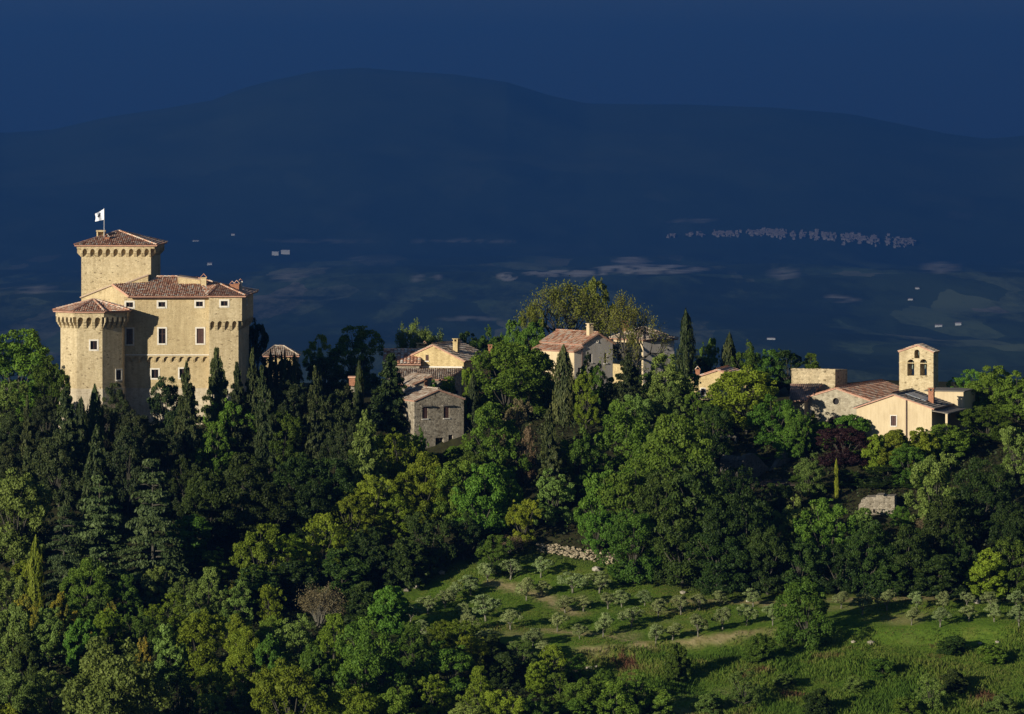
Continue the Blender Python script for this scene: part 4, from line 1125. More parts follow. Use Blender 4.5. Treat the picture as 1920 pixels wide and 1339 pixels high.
for s_ in (0.1, 8.3):
    q = RQ(10.75, s_, 0); MB().obox((q[0], q[1], (-39 + pz - .2) / 2), ru, rb, (0.13, 0.13, (pz - .2 + 39) / 2)).build('porch_post', M['cream'], RH)
# roofless ruin and its lean-to
RU = tag(empty('ruined_house', (XP(1445, 487), 487, -41)), 'roofless shade-darkened stone ruin with a V shaped gap in its wall', 'ruin')
rp = [(1394, 925), (1394, 862), (1400, 853), (1412, 850), (1424, 858), (1436, 872), (1444, 880), (1452, 878), (1462, 862), (1474, 849), (1484, 847), (1493, 856), (1499, 872), (1506, 877), (1507, 925)]
def ruin_D(px): return 486.2 + (px - 1394) * 0.065
MB().extrude([W(a, b, ruin_D(a)) for a, b in rp], (-0.45, 0.4, 0)).build('broken_wall', M['ruin'], RU)
MB().extrude([W(1394, 925, 486.2), W(1394, 864, 486.2), W(1399, 856, 486.5), W(1399, 925, 486.5)], (-2.5, 3.0, 0)).build('side_wall', M['ruin'], RU)
MB().prism([(XP(1408, 485), 485), (XP(1496, 485), 485), (XP(1496, 487.4), 487.4), (XP(1408, 487.4), 487.4)], [ZP(912, 485), ZP(911, 485), ZP(900, 487.4), ZP(901, 487.4)], [ZP(909.5, 485), ZP(908.5, 485), ZP(898, 487.4), ZP(899, 487.4)]).build('lean_to_roof', M['darkwood'], RU)
for px in (1411, 1452, 1493):
    MB().box(XP(px, 485.2) - .08, XP(px, 485.2) + .08, 485.1, 485.26, ZP(935, 485), ZP(911.5, 485)).build('post', M['darkwood'], RU)
# stub of a house left of the ruin
ST = tag(empty('wall_stub', (XP(1360, 497), 497, -39)), 'broken stone wall stub with a dark doorway under the bright tree', 'wall')
sp = [(1338, 850), (1338, 812), (1346, 804), (1356, 806), (1364, 815), (1380, 818), (1384, 850)]
stw = MB().extrude([W(a, b, 497) for a, b in sp], (0, 0.9, 0)).build('wall', M['cottage'], ST)
cS = MB().box(XP(1369, 497), XP(1378, 497), 496, 499, ZP(860, 497), ZP(821, 497)); cut(stw, cS)
MB().box(XP(1369, 497), XP(1378, 497), 497.6, 497.7, -40, ZP(821, 497)).build('door', M['darkwood'], ST)
# short wall in the wood
SW = tag(empty('stone_hut', (XP(1645, 479), 479, -43)), 'small isolated sunlit stone hut wall with square hole in the dark wood', 'wall')
hp = [(1609, 985), (1610, 946), (1614, 944), (1615, 937), (1622, 936), (1623, 932.5), (1642, 932), (1643, 928.5), (1656, 928.5), (1657, 931), (1677, 930.5), (1678, 985)]
hwl = MB().extrude([W(a, b, 479) for a, b in hp], (0.5, 3.0, 0)).build('wall', M['cottage'], SW)
cW = MB().box(XP(1637, 479), XP(1641, 479), 478, 480, ZP(962, 479), ZP(955, 479)); cut(hwl, cW)

# ================================================================ FAR VALLEY BUILDINGS
def valley_D(px, py):
    lo, hi = 2300.0 * FS, 15800.0
    Dv = np.linspace(lo, hi, 900); x = (px - 960) / F * Dv
    y = HOR - F * terr(x, Dv) / Dv
    best = np.argmin(np.abs(y - py)); return Dv[best]
M['far_white'] = plain_mat('far_white_wall', (0.58, 0.58, 0.58), 0.9, 0.1, 0.1)
M['far_pink'] = plain_mat('far_pinkish_wall', (0.30, 0.27, 0.26), 0.9, 0.5, 0.05)
M['far_roof'] = plain_mat('far_red_roof', (0.25, 0.21, 0.20), 0.9, 0.3, 0.05)
FARM = [(516, 479, 12, 7, 'low long white farm building alone on the dark valley floor'), (535, 477, 16, 8, 'larger white farm building, right of the pair behind the castle'),
        (437, 442, 7, 4, 'tiny white house on the far slope above the castle roof'), (393, 497, 9, 5, 'tiny pale house in the valley right of the keep'),
        (1720, 542, 7, 4, 'small white house in the valley above the bell gable'), (1707, 563, 9, 4, 'small white house nearest above the bell gable'),
        (1760, 613, 13, 5, 'pale farmstead in the valley right of the bell gable'), (1797, 610, 11, 6, 'pale farmstead farthest right above the church trees'),
        (1446, 637, 15, 4, 'pale long roofed farm in the valley right of the cypress'), (367, 453, 12, 3, 'tiny pale house on the slope beyond the keep')]
for px, py, w, h, lab in FARM:
    D = valley_D(px, py); x, z = XP(px, D), gz(XP(px, D), D)
    k = D / F
    hw_, hh_ = w * k / 2, h * k
    r_ = tag(empty('farmhouse', (x, D, z)), lab, 'farmhouse', 'far white houses in the valley')
    MB().box(x - hw_, x + hw_, D, D + hw_, z - 4, z + hh_ * 0.62).build('wall', M['far_white'], r_)
    MB().extrude([(x - hw_ * 1.04, D - .3, z + hh_ * 0.62), (x - hw_ * 1.04, D + hw_ + .3, z + hh_ * 0.62), (x - hw_ * 1.04, D + hw_ / 2, z + hh_)], (hw_ * 2.08, 0, 0)).build('roof', M['far_white'] if h > 6 else M['far_roof'], r_)
tw = MB(); tr_ = MB()
rr = random.Random(5)
for i in range(3400):
    f_ = rr.random()
    px = 1248 + 468 * f_
    den = 0.10 + 1.3 * float(fbm(np.array([px / 17.0]), np.array([2.5]), 4)[0]) + 0.25 * min(f_ * 2.2, 1.0)
    if px < 1340: den *= 0.55
    if rr.random() > den: continue
    cy_ = np.interp(px, [1248, 1340, 1420, 1500, 1600, 1716], [444, 440, 437, 440, 447, 455])
    wide = (0.9 + 4.2 * f_ ** 0.8) * (1 - max(0, (f_ - 0.93) / 0.07) * 0.8)
    py = cy_ + 2.0 * float(fbm(np.array([px / 30.0]), np.array([7.5]), 3)[0]) + abs(rr.gauss(0, 1)) * wide * (1.1 if rr.random() < 0.6 else -0.7)
    D = valley_D(px, py); x = XP(px, D); z = gz(x, D)
    hw_ = rr.uniform(1.5, 5.0); hh_ = rr.uniform(2, 8); dd = rr.uniform(8, 14)
    tw.box(x - hw_, x + hw_, D, D + dd, z - 5, z + hh_)
    tr_.extrude([(x - hw_ - .4, D - .4, z + hh_), (x - hw_ - .4, D + dd + .4, z + hh_), (x - hw_ - .4, D + dd / 2, z + hh_ + 3)], (2 * hw_ + .8, 0, 0))
town = tw.build('distant_town', M['far_pink'])
tag(town, 'long pale mauve hill town strung along the far slope', 'town', kind='stuff')
tr_.build('town_roofs', M['far_roof'], town)['kind'] = 'stuff'
# ---------------------------------------------------------------- vegetation prototypes (unit trees: height 1, width 1)
def unit(v):
    return v / np.maximum(np.linalg.norm(v, axis=-1, keepdims=True), 1e-9)
def rdir(rng, n):
    return unit(rng.normal(size=(n, 3)))
def leaf_quads(rng, C, N, a, b, along=None):
    n = len(C)
    ref = rdir(rng, n) if along is None else along
    u = unit(ref - (ref * N).sum(1, keepdims=True) * N)
    v = np.cross(N, u)
    a = (np.ones(n) * a)[:, None]; b = (np.ones(n) * b)[:, None]
    bend = N * a * rng.uniform(-0.35, 0.35, (n, 1))
    return np.stack([C + u * a + bend, C + v * b, C - u * a + bend, C - v * b], 1)
def norm_unit(V, zmin=0.0):
    top = np.percentile(V[..., 2], 99.8)
    r = np.percentile(np.hypot(V[..., 0], V[..., 1]), 99.0)
    V[..., 0] *= 0.5 / r; V[..., 1] *= 0.5 / r; V[..., 2] *= 1.0 / top
    return 0.5 / r, 1.0 / top

PROTO = {}
def reg(kind, crown, trunk):
    PROTO.setdefault(kind, []).append((crown, trunk))

def make_broad(kind, seed, nl=7, nc=85, nleaf=130, low=0.20, leaf=0.019, crad=(0.045, 0.085), spread=0.24, tall=1.0, trunk_r=0.022, flat=0.85, mat='oak', bark='bark', core=(0.30, 0.40), skirt=5, sprays=34):
    rng = np.random.default_rng(seed)
    mid = low + (1 - low) * 0.52
    hz_ = (1 - low) * 0.5
    L = [(np.array([0, 0, mid]), core[0])]
    for i in range(nl):
        a = i * 2.4 + rng.uniform(-0.5, 0.5); el = rng.uniform(-0.75, 0.95)
        off = np.array([math.cos(a) * math.cos(el), math.sin(a) * math.cos(el), math.sin(el) * 1.15]) * rng.uniform(0.8, 1.25) * spread
        L.append((np.array([0, 0, mid]) + off, rng.uniform(0.13, 0.23)))
    L.append((np.array([rng.uniform(-.08, .08), rng.uniform(-.08, .08), mid + hz_ * 0.62]), rng.uniform(0.14, 0.2)))
    for i in range(skirt):
        a = i * 2 * math.pi / skirt + rng.uniform(-.4, .4)
        L.append((np.array([math.cos(a) * 0.24, math.sin(a) * 0.24, low + rng.uniform(0.12, 0.22)]), rng.uniform(0.14, 0.20)))
    wts = np.array([r * r for _, r in L]); wts /= wts.sum()
    Vs = []; ts = []; cl = []
    tries = 0
    while len(cl) < nc and tries < nc * 12:
        tries += 1
        k = rng.choice(len(L), p=wts); c, r = L[k]
        d = rdir(rng, 1)[0]
        if d[2] < -0.55: continue
        p = c + d * r * rng.uniform(0.86, 1.04) * np.array([1, 1, flat])
        if any(np.linalg.norm(p - c2) < 0.72 * r2 for j, (c2, r2) in enumerate(L) if j != k): continue
        if p[2] < low * 0.7: continue
        cl.append((p, rng.uniform(*crad), d))
    for i in range(sprays):
        c, r = L[rng.choice(len(L), p=wts)]
        d = unit(rdir(rng, 1)[0] + np.array([0, 0, 0.25]))
        p = c + d * r * rng.uniform(1.08, 1.36)
        if p[2] > low: cl.append((p, rng.uniform(0.022, 0.042), d))
    for (p, rc_, d) in cl:
        n = int(nleaf * (rc_ / 0.065) ** 2 * rng.uniform(0.7, 1.15))
        dd = unit(rdir(rng, n) + 0.45 * d + np.array([0, 0, 0.2]))
        C = p + dd * rc_ * rng.uniform(0.45, 1.12, (n, 1)) ** 0.7 * np.array([1.15, 1.15, 0.8])
        N = unit(dd * 0.75 + rdir(rng, n) * 0.75)
        s = leaf * rng.uniform(0.65, 1.3, n)
        Vs.append(leaf_quads(rng, C, N, s, s * 0.62))
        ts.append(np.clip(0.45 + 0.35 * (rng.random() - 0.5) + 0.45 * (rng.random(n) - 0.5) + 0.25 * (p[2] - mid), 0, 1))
    V = np.concatenate(Vs); T = np.concatenate(ts)
    sx, sz = norm_unit(V)
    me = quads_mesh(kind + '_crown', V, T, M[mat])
    tb = MB()
    fork = max(low * 0.9, 0.12)
    lean = (rng.uniform(-0.03, 0.03), rng.uniform(-0.03, 0.03))
    tb.tube([(0, 0, -0.04), (lean[0] * .4, lean[1] * .4, fork * 0.5), (lean[0], lean[1], fork)], [trunk_r * 1.35, trunk_r, trunk_r * 0.85], 7)
    for c, r in L:
        e = np.array([c[0] * sx, c[1] * sx, c[2] * sz])
        m1 = np.array([e[0] * 0.45 + rng.uniform(-.02, .02), e[1] * 0.45 + rng.uniform(-.02, .02), fork + (e[2] - fork) * 0.5])
        tip = e + np.array([e[0] * 0.3, e[1] * 0.3, r * 0.5])
        tb.tube([(lean[0], lean[1], fork * 0.95), tuple(m1), tuple(e), tuple(tip)], [trunk_r * 0.62, trunk_r * 0.42, trunk_r * 0.24, trunk_r * 0.06], 5)
    tm = tb.mesh(kind + '_trunk', smooth=True); tm.materials.append(M[bark])
    reg(kind, me, tm)

def make_conifer(kind, seed, levels=26, nb=7, power=0.85, leafa=0.022, leafb=0.007, low=0.06, droop=0.10, rise=0.05, mat='conifer', ragged=0.28, per=11, plate=0.25, tuft=1.0):
    rng = np.random.default_rng(seed)
    Vs = []; ts = []; tb = MB()
    tb.tube([(0, 0, -0.03), (0.005, 0, 0.4), (0, 0.004, 0.8), (0, 0, 0.99)], [0.026, 0.018, 0.009, 0.002], 6)
    for i in range(levels):
        f = (i + rng.uniform(-0.3, 0.3)) / levels
        z = low + (0.985 - low) * f
        Lz = 0.5 * max(0.02, 1 - f) ** power
        if f < 0.12: Lz *= 0.75 + 2 * f
        for j in range(nb):
            a = rng.uniform(0, 2 * math.pi)
            L = Lz * (1 + rng.normal(0, ragged)); L = max(0.02, min(L, Lz * 1.5))
            d = np.array([math.cos(a), math.sin(a), 0]); sd = np.array([-d[1], d[0], 0])
            n = int(per * (6 + 26 * L / 0.5))
            s = rng.uniform(0.18, 1.0, n) ** 0.8
            lat = rng.normal(0, 1, n) * plate * L * (1.05 - s) * 0.8 + rng.normal(0, 0.012, n)
            C = d * (L * s)[:, None] + sd * lat[:, None]
            C[:, 2] = z + rise * s * 1.0 - droop * (L / 0.5) * s ** 2 + rng.normal(0, 0.010 * tuft, n)
            N = unit(np.array([0, 0, 1.0]) * 0.8 + d * 0.35 + rdir(rng, n) * 0.75)
            al = unit(d + rdir(rng, n) * 0.6 + np.array([0, 0, -0.1]))
            q = rng.uniform(0.7, 1.35, n)
            Vs.append(leaf_quads(rng, C, N, leafa * q, leafb * q, al))
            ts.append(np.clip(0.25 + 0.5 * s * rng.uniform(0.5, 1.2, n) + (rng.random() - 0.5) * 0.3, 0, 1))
            if L > 0.12: tb.tube([(0, 0, z), tuple(d * L * .5 + np.array([0, 0, z + rise * .5 - droop * (L / .5) * .25])), tuple(d * L * .9 + np.array([0, 0, z + rise * .9 - droop * (L / .5) * .8]))], [0.006, 0.004, 0.001], 3)
    V = np.concatenate(Vs); T = np.concatenate(ts)
    norm_unit(V)
    tm = tb.mesh(kind + '_trunk', smooth=True); tm.materials.append(M['bark'])
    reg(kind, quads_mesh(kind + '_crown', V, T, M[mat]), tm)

def make_cypress(kind, seed, n=7500, fat=0.45, mat='cypress'):
    rng = np.random.default_rng(seed)
    z = rng.uniform(0.015, 1.0, n)
    a = rng.uniform(0, 2 * np.pi, n)
    prof_ = np.interp(z, [0, 0.05, 0.2, 0.45, 0.7, 0.88, 0.96, 1.0], [0.20, 0.36, 0.46, 0.5, 0.42, 0.24, 0.11, 0.02])
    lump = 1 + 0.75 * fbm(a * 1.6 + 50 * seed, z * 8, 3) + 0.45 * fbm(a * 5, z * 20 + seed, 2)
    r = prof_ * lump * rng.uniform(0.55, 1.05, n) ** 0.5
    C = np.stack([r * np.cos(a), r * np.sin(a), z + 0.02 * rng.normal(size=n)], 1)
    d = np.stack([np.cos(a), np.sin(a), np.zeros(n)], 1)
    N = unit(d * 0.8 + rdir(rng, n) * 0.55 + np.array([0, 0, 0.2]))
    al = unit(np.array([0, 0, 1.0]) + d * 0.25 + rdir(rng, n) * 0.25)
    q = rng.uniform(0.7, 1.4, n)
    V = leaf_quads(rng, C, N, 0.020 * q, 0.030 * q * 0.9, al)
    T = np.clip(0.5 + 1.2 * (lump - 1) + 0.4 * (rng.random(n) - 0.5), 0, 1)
    norm_unit(V)
    tb = MB().tube([(0, 0, -0.03), (0, 0, 0.5), (0, 0, 0.95)], [0.06, 0.04, 0.004], 6)
    tm = tb.mesh(kind + '_trunk', smooth=True); tm.materials.append(M['bark'])
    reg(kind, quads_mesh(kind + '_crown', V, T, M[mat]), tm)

def make_airy(kind, seed, mat='airy', depth=5, leaf=0.008, per=22, bark='bark', spread=0.62, base=0.05, r0=0.022, first=0.24):
    rng = np.random.default_rng(seed)
    tb = MB(); tips = []
    def grow(p, d, L, r, k):
        mid = p + d * L * 0.5 + rdir(rng, 1)[0] * L * 0.10
        e = p + d * L + rdir(rng, 1)[0] * L * 0.12
        tb.tube([tuple(p), tuple(mid), tuple(e)], [r, r * 0.82, r * 0.66], 6 if k > 3 else 4)
        if k <= 2: tips.append((mid, L, d)); tips.append((e, L, d))
        if k == 0: return
        n = 3 if k >= depth - 1 else rng.integers(2, 4)
        for i in range(n):
            nd = unit(d * 0.75 + rdir(rng, 1)[0] * spread * 1.15 + np.array([0, 0, 0.14]))
            grow(e, nd, L * rng.uniform(0.66, 0.86), r * 0.64, k - 1)
    for i in range(3):
        a = i * 2.1 + rng.uniform(-.4, .4)
        grow(np.array([0, 0, -0.02 + base]), unit(np.array([math.cos(a) * 0.45, math.sin(a) * 0.45, 1.0])), first, r0, depth)
    tb.tube([(0, 0, -0.04), (0, 0, base + .01)], [r0 * 1.7, r0 * 1.5], 7)
    Vs = []; ts = []
    for e, L, d in tips:
        n = rng.integers(int(per * .5), int(per * 1.6))
        C = e + rng.normal(size=(n, 3)) * np.array([0.028, 0.028, 0.022])
        N = rdir(rng, n); q = leaf * rng.uniform(0.6, 1.4, n)
        Vs.append(leaf_quads(rng, C, N, q, q * 0.65)); ts.append(np.clip(0.5 + 0.3 * (rng.random() - .5) + 0.6 * (rng.random(n) - 0.5), 0, 1))
    V = np.concatenate(Vs); T = np.concatenate(ts)
    sx, sz = norm_unit(V)
    tb.v = [(a * sx, b * sx, c * sz) for a, b, c in tb.v]
    tm = tb.mesh(kind + '_trunk', smooth=True); tm.materials.append(M[bark])
    reg(kind, quads_mesh(kind + '_crown', V, T, M[mat]), tm)

def make_twigs(kind, seed, mat='rust', n=90):
    rng = np.random.default_rng(seed)
    tb = MB(); Vs = []; ts = []
    for i in range(n):
        a = rng.uniform(0, 2 * np.pi); sp = rng.uniform(0.1, 0.5)
        e = np.array([math.cos(a) * sp, math.sin(a) * sp, rng.uniform(0.55, 1.0) * (1 - sp * 0.5)])
        m = np.array([e[0] * 0.35, e[1] * 0.35, e[2] * 0.55])
        tb.tube([(0.02 * math.cos(a), 0.02 * math.sin(a), -0.02), tuple(m), tuple(e)], [0.006, 0.004, 0.001], 3)
        k = rng.integers(30, 60)
        s = rng.uniform(0.45, 1.05, k)[:, None]
        C = m * (1 - s) + e * s + rng.normal(size=(k, 3)) * 0.05
        q = 0.018 * rng.uniform(0.6, 1.4, k)
        Vs.append(leaf_quads(rng, C, rdir(rng, k), q, q * 0.4)); ts.append(rng.random(k))
    V = np.concatenate(Vs)
    tm = tb.mesh(kind + '_trunk'); tm.materials.append(M['bark_pale'])
    reg(kind, quads_mesh(kind + '_crown', V, np.concatenate(ts), M[mat]), tm)

for i in range(6): make_broad('oak', 100 + i, nl=7 + (i * 2) % 5, nc=125, nleaf=120, low=0.02, leaf=0.0165, spread=0.24 + 0.05 * (i % 3), core=(0.24 + 0.04 * (i % 2), 0.4), crad=(0.035, 0.088))
for i in range(4): make_broad('lush', 140 + i, nl=9, nc=165, nleaf=130, low=0.0, leaf=0.0150, spread=0.26, core=(0.27, 0.4))
for i in range(4): make_broad('light', 180 + i, nl=8, nc=115, nleaf=105, low=0.05, leaf=0.016, spread=0.28, core=(0.20, 0.3), crad=(0.04, 0.075))
for i in range(4): make_broad('shrub', 220 + i, nl=8, nc=120, nleaf=110, low=0.0, leaf=0.026, spread=0.22, flat=1.0, trunk_r=0.016, core=(0.28, 0.36), crad=(0.05, 0.10))
for i in range(5): make_broad('olive', 260 + i, nl=6, nc=44, nleaf=70, low=0.26, leaf=0.024, spread=0.21, trunk_r=0.030, core=(0.2, 0.2), crad=(0.055, 0.11), mat='olive', bark='bark_pale', flat=1.0, skirt=0, sprays=14)
for i in range(5): make_conifer('conifer', 300 + i, levels=24, nb=8, power=0.72, ragged=0.30, leafa=0.021, leafb=0.011, per=9, rise=0.07, droop=0.07)
for i in range(3): make_conifer('cedar', 340 + i, levels=15, nb=7, power=0.62, ragged=0.25, droop=0.10, rise=0.05, mat='cedar', plate=0.42, per=14, leafa=0.017, leafb=0.009, tuft=0.55)
for i in range(4): make_cypress('cypress', 380 + i)
make_airy('airy', 403, per=7, leaf=0.0085)
make_airy('airy', 404, per=6, leaf=0.0085)
make_airy('wispy', 406, depth=4, per=30, leaf=0.012, mat='grey', spread=0.75, r0=0.014, first=0.3)
for i in range(2): make_twigs('twigs', 420 + i)

# ---------------------------------------------------------------- planting
TREES = []
NAMES = {'oak': ('broadleaf_tree', 'tree'), 'lush': ('broadleaf_tree', 'tree'), 'light': ('young_tree', 'tree'), 'shrub': ('shrub', 'shrub'), 'olive': ('olive_tree', 'olive tree'),
         'conifer': ('conifer_tree', 'conifer'), 'cedar': ('cedar_tree', 'cedar'), 'cypress': ('cypress_tree', 'cypress'), 'airy': ('spreading_tree', 'tree'), 'wispy': ('feathery_tree', 'tree'), 'twigs': ('dry_bush', 'bush')}
LOOK = {'oak': 'mid green leafy tree', 'bright': 'yellow-green leafy tree', 'deep': 'dark evergreen tree', 'grey': 'grey-green leafy tree', 'cypress': 'dark cypress', 'conifer': 'dark conifer', 'cedar': 'blue-green layered cedar',
        'airy': 'thin spreading tree', 'olive': 'silvery olive tree', 'plum': 'dark red leaved tree', 'rust': 'dry brown bush', 'broom': 'yellow flowering broom bush'}
count = {}
rt = random.Random(11)
def plant(kind, mat, px, ytop, w, h, D=None, label=None, group=None, look=None, var=None, ang=None, lean=None):
    """one tree: photo column of its axis, row of its top, width and height in photo pixels"""
    if D is None:
        if kind in ('oak', 'lush', 'light'): h = min(h, (1.6 if mat in ('conifer', 'cypress') else 1.22) * w)
        D = D_of_y(px, ytop + h)
    x = XP(px, D); z0 = gz(x, D); zt = ZP(ytop, D)
    hh = max(0.4, zt - z0); ww = w * D / F
    i = count.get(kind, 0); count[kind] = i + 1
    cm, tm = PROTO[kind][(i if var is None else var) % len(PROTO[kind])]
    nm, cat = NAMES[kind]
    if mat == 'plum': nm = 'copper_leaf_tree'
    if mat == 'broom': nm, cat = 'broom_bush', 'bush'
    root = empty(nm, (x, D, z0 - 0.05))
    root.rotation_euler = (0, 0, rt.uniform(0, 6.28) if ang is None else R(ang))
    q_ = rt.uniform(-0.1, 0.1)
    root.scale = (ww * (1 + q_), ww * (1 - q_ * 0.5), hh)
    if kind in ('oak', 'lush', 'light', 'conifer', 'olive', 'shrub'):
        root.rotation_euler[0] = rt.uniform(-0.06, 0.06); root.rotation_euler[1] = rt.uniform(-0.06, 0.06)
    for nm2, me in (('trunk', tm), ('crown', cm)):
        o = bpy.data.objects.new(nm2, me); COL.objects.link(o); o.parent = root
        if nm2 == 'crown' and mat is not None and me.materials[0] != M[mat]:
            o.material_slots[0].link = 'OBJECT'; o.material_slots[0].material = M[mat]
    root['category'] = cat
    if group: root['group'] = group
    TREES.append(dict(o=root, px=px, y=ytop + h * 0.25, w=w, h=h, look=look or ((LOOK[mat] if kind != 'shrub' else LOOK[mat].replace('leafy tree', 'round shrub').replace('evergreen tree', 'round shrub'))), label=label))
    return root

# behind and beside the castle
plant('lush', 'oak', 35, 618, 165, 190, D=507, label='mid green leafy tree at the picture edge left of the turret')
plant('oak', 'oak', 92, 668, 80, 130, D=500)
plant('oak', 'grey', 12, 715, 90, 160)
plant('lush', 'deep', 482, 598, 62, 190, D=517, label='dark evergreen tree tucked behind the right corner of the castle')
# conifers in front of the castle
for a in [(123, 727, 82, 190), (152, 745, 34, 130), (178, 722, 44, 170), (216, 718, 60, 160), (196, 760, 70, 170), (86, 742, 60, 190), (250, 770, 80, 190)]:
    plant('lush' if a[2] in (60, 70, 80) else 'cypress' if a[2] < 50 else 'conifer', 'conifer' if a[2] > 50 else 'cypress', *a, look='dark bushy evergreen' if a[2] in (60, 70, 80) else None)
for a in [(312, 706, 82, 195, 'lush'), (358, 682, 66, 215, 'conifer'), (409, 655, 68, 215, 'conifer'), (452, 680, 56, 190, 'conifer'), (476, 655, 50, 210, 'conifer'), (338, 740, 60, 160, 'lush'),
          (505, 688, 60, 200, 'conifer'), (540, 712, 80, 190, 'lush'), (598, 690, 66, 190, 'conifer'), (570, 720, 60, 180, 'lush'), (630, 730, 84, 170, 'lush'), (640, 790, 90, 180, 'lush')]:
    plant(a[4], 'conifer' if a[4] == 'conifer' else 'cypress', *a[:4], look='dark bushy evergreen' if a[4] == 'lush' else None)
for px, yt, w in ((507, 655, 11), (517, 656, 10), (528, 658, 11), (534, 655, 9), (552, 661, 12), (544, 668, 10)):
    plant('cypress', 'cypress', px, yt, w, 120, D=511, look='very thin pencil cypress')
plant('light', 'rust', 342, 792, 34, 60, D=487, look='brown dying conifer')
for a in [(432, 728, 112, 165), (470, 752, 84, 150), (530, 772, 92, 150), (400, 790, 90, 130)]:
    plant('oak', 'oak', *a)
# dark wood in the middle left
for a in [(455, 850, 130, 190), (560, 850, 120, 200), (625, 860, 110, 190), (395, 880, 110, 170), (500, 905, 130, 140), (585, 900, 110, 130), (350, 860, 90, 200), (660, 850, 90, 200)]:
    plant('lush', 'deep', *a)
for a in [(52, 745, 46, 200), (20, 770, 70, 200), (110, 810, 90, 220), (170, 800, 90, 230), (60, 840, 80, 200), (240, 800, 100, 220), (310, 800, 80, 210), (15, 830, 70, 200)]:
    plant('lush' if a[0] in (20, 110, 240, 15, 310) else 'conifer', 'conifer', *a, look='dark bushy evergreen' if a[0] in (20, 110, 240, 15, 310) else None)
plant('cedar', 'cedar', 187, 893, 165, 230, label='blue-green layered cedar, left of the pair below the castle')
plant('cedar', 'cedar', 286, 862, 150, 265, label='tall blue-green layered cedar, right of the pair below the castle')
plant('cedar', 'cedar', 120, 950, 110, 190, label='small dark cedar left of the big cedar pair')
plant('lush', 'grey', 28, 882, 150, 240, label='broad grey-green tree at the picture edge left of the cedars')
plant('cypress', 'bright', 67, 1005, 34, 140, label='slim yellow-green cypress standing in the scrub below the cedars', look='slim cypress')
# trees along the ridge between castle and houses
plant('light', 'bright', 598, 627, 66, 110, D=523, label='sunlit yellow-green tree on the ridge right of the small tiled roof')
plant('lush', 'oak', 672, 611, 112, 150, D=526, label='big dark round tree on the ridge left of the long tiled house')
plant('oak', 'deep', 610, 660, 90, 120, D=518)
plant('cypress', 'cypress', 673, 678, 24, 130, D=500)
plant('conifer', 'cypress', 727, 664, 96, 215, D=499, label='massive dark conifer in front of the long tiled house')
plant('wispy', 'grey', 784, 603, 100, 80, D=534, label='feathery grey-green tree behind the yellow stone gable')
for a in [(880, 622, 60, 70, 'deep'), (918, 612, 66, 80, 'oak'), (958, 600, 60, 90, 'oak'), (992, 575, 62, 100, 'airy'), (1000, 600, 80, 90, 'oak'), (860, 634, 50, 50, 'deep'), (940, 632, 60, 60, 'deep')]:
    plant('oak' if a[4] != 'airy' else 'light', a[4], *a[:4], D=542)
plant('airy', 'airy', 1062, 528, 190, 145, D=549, var=0, label='tall thin spreading tree with bare limbs above the gabled house')
plant('airy', 'airy', 1182, 548, 165, 150, D=531, var=1, label='thin spreading tree in front of the hipped house')
plant('light', 'airy', 1130, 522, 90, 130, D=552, look='thin yellow-green tree')
plant('cypress', 'cypress', 1286, 581, 42, 150, D=523, label='tall black-green cypress standing alone on the ridge')
for a in [(1330, 634, 48, 90, 'oak'), (1368, 625, 40, 100, 'cypress'), (1405, 640, 70, 90, 'oak'), (1440, 655, 70, 80, 'oak'), (1480, 654, 90, 90, 'deep'), (1520, 662, 70, 80, 'oak'), (1310, 655, 50, 80, 'deep')]:
    plant('cypress' if a[4] == 'cypress' else 'oak', a[4], *a[:4], D=527)
# around the cottage and the gabled house
plant('lush', 'oak', 950, 640, 180, 190, D=504, label='great spreading green tree left of the pale gabled house')
plant('oak', 'bright', 880, 690, 46, 120, D=503)
plant('cypress', 'cypress', 888, 700, 26, 140, D=501)
plant('cypress', 'conifer', 1057, 648, 46, 180, D=502, label='bronze-tinged cypress before the left wall of the gabled house')
plant('oak', 'oak', 1108, 664, 66, 120, D=505)
plant('conifer', 'conifer', 1180, 664, 90, 170, D=503, label='ragged dark conifer right of the pale gabled house')
plant('oak', 'grey', 1243, 664, 104, 140, D=505)
plant('light', 'bright', 1100, 690, 50, 110, D=500)
plant('light', 'rust', 962, 748, 70, 110, D=488, look='rust brown dying tree')
plant('light', 'rust', 985, 800, 40, 90, D=485, look='rust brown dying tree')
plant('light', 'bright', 840, 705, 40, 40, D=508)
plant('shrub', 'oak', 815, 712, 34, 40, D=503)
plant('conifer', 'grey', 690, 772, 96, 200, look='yellowish conifer')
plant('light', 'bright', 752, 805, 100, 190)
plant('oak', 'bright', 720, 812, 70, 150)
plant('oak', 'oak', 930, 756, 135, 230, label='tall mid green tree right of the shuttered cottage')
plant('oak', 'oak', 888, 835, 90, 170)
plant('oak', 'bright', 1040, 838, 80, 130)
plant('oak', 'oak', 1085, 800, 110, 180)
plant('conifer', 'conifer', 1035, 770, 80, 190)
plant('oak', 'oak', 1170, 752, 130, 190)
plant('oak', 'grey', 1190, 740, 80, 150, D=496)
plant('lush', 'oak', 1262, 778, 150, 210)
plant('oak', 'grey', 1250, 715, 80, 130, D=499)
plant('lush', 'bright', 1398, 688, 158, 215, D=500, label='big bright leafy tree hiding the cream house left of the church')
plant('oak', 'oak', 1455, 738, 110, 160, D=495)
plant('oak', 'oak', 1492, 766, 66, 120, D=493.5)
plant('shrub', 'oak', 795, 846, 56, 40, D=490)
plant('shrub', 'bright', 860, 850, 46, 40, D=490)
plant('shrub', 'oak', 846, 836, 40, 30, D=493)
plant('oak', 'oak', 786, 800, 44, 80, D=491)
plant('shrub', 'oak', 876, 822, 44, 40, D=494)
plant('shrub', 'deep', 815, 848, 40, 30, D=491)
plant('shrub', 'oak', 836, 714, 44, 40, D=510)
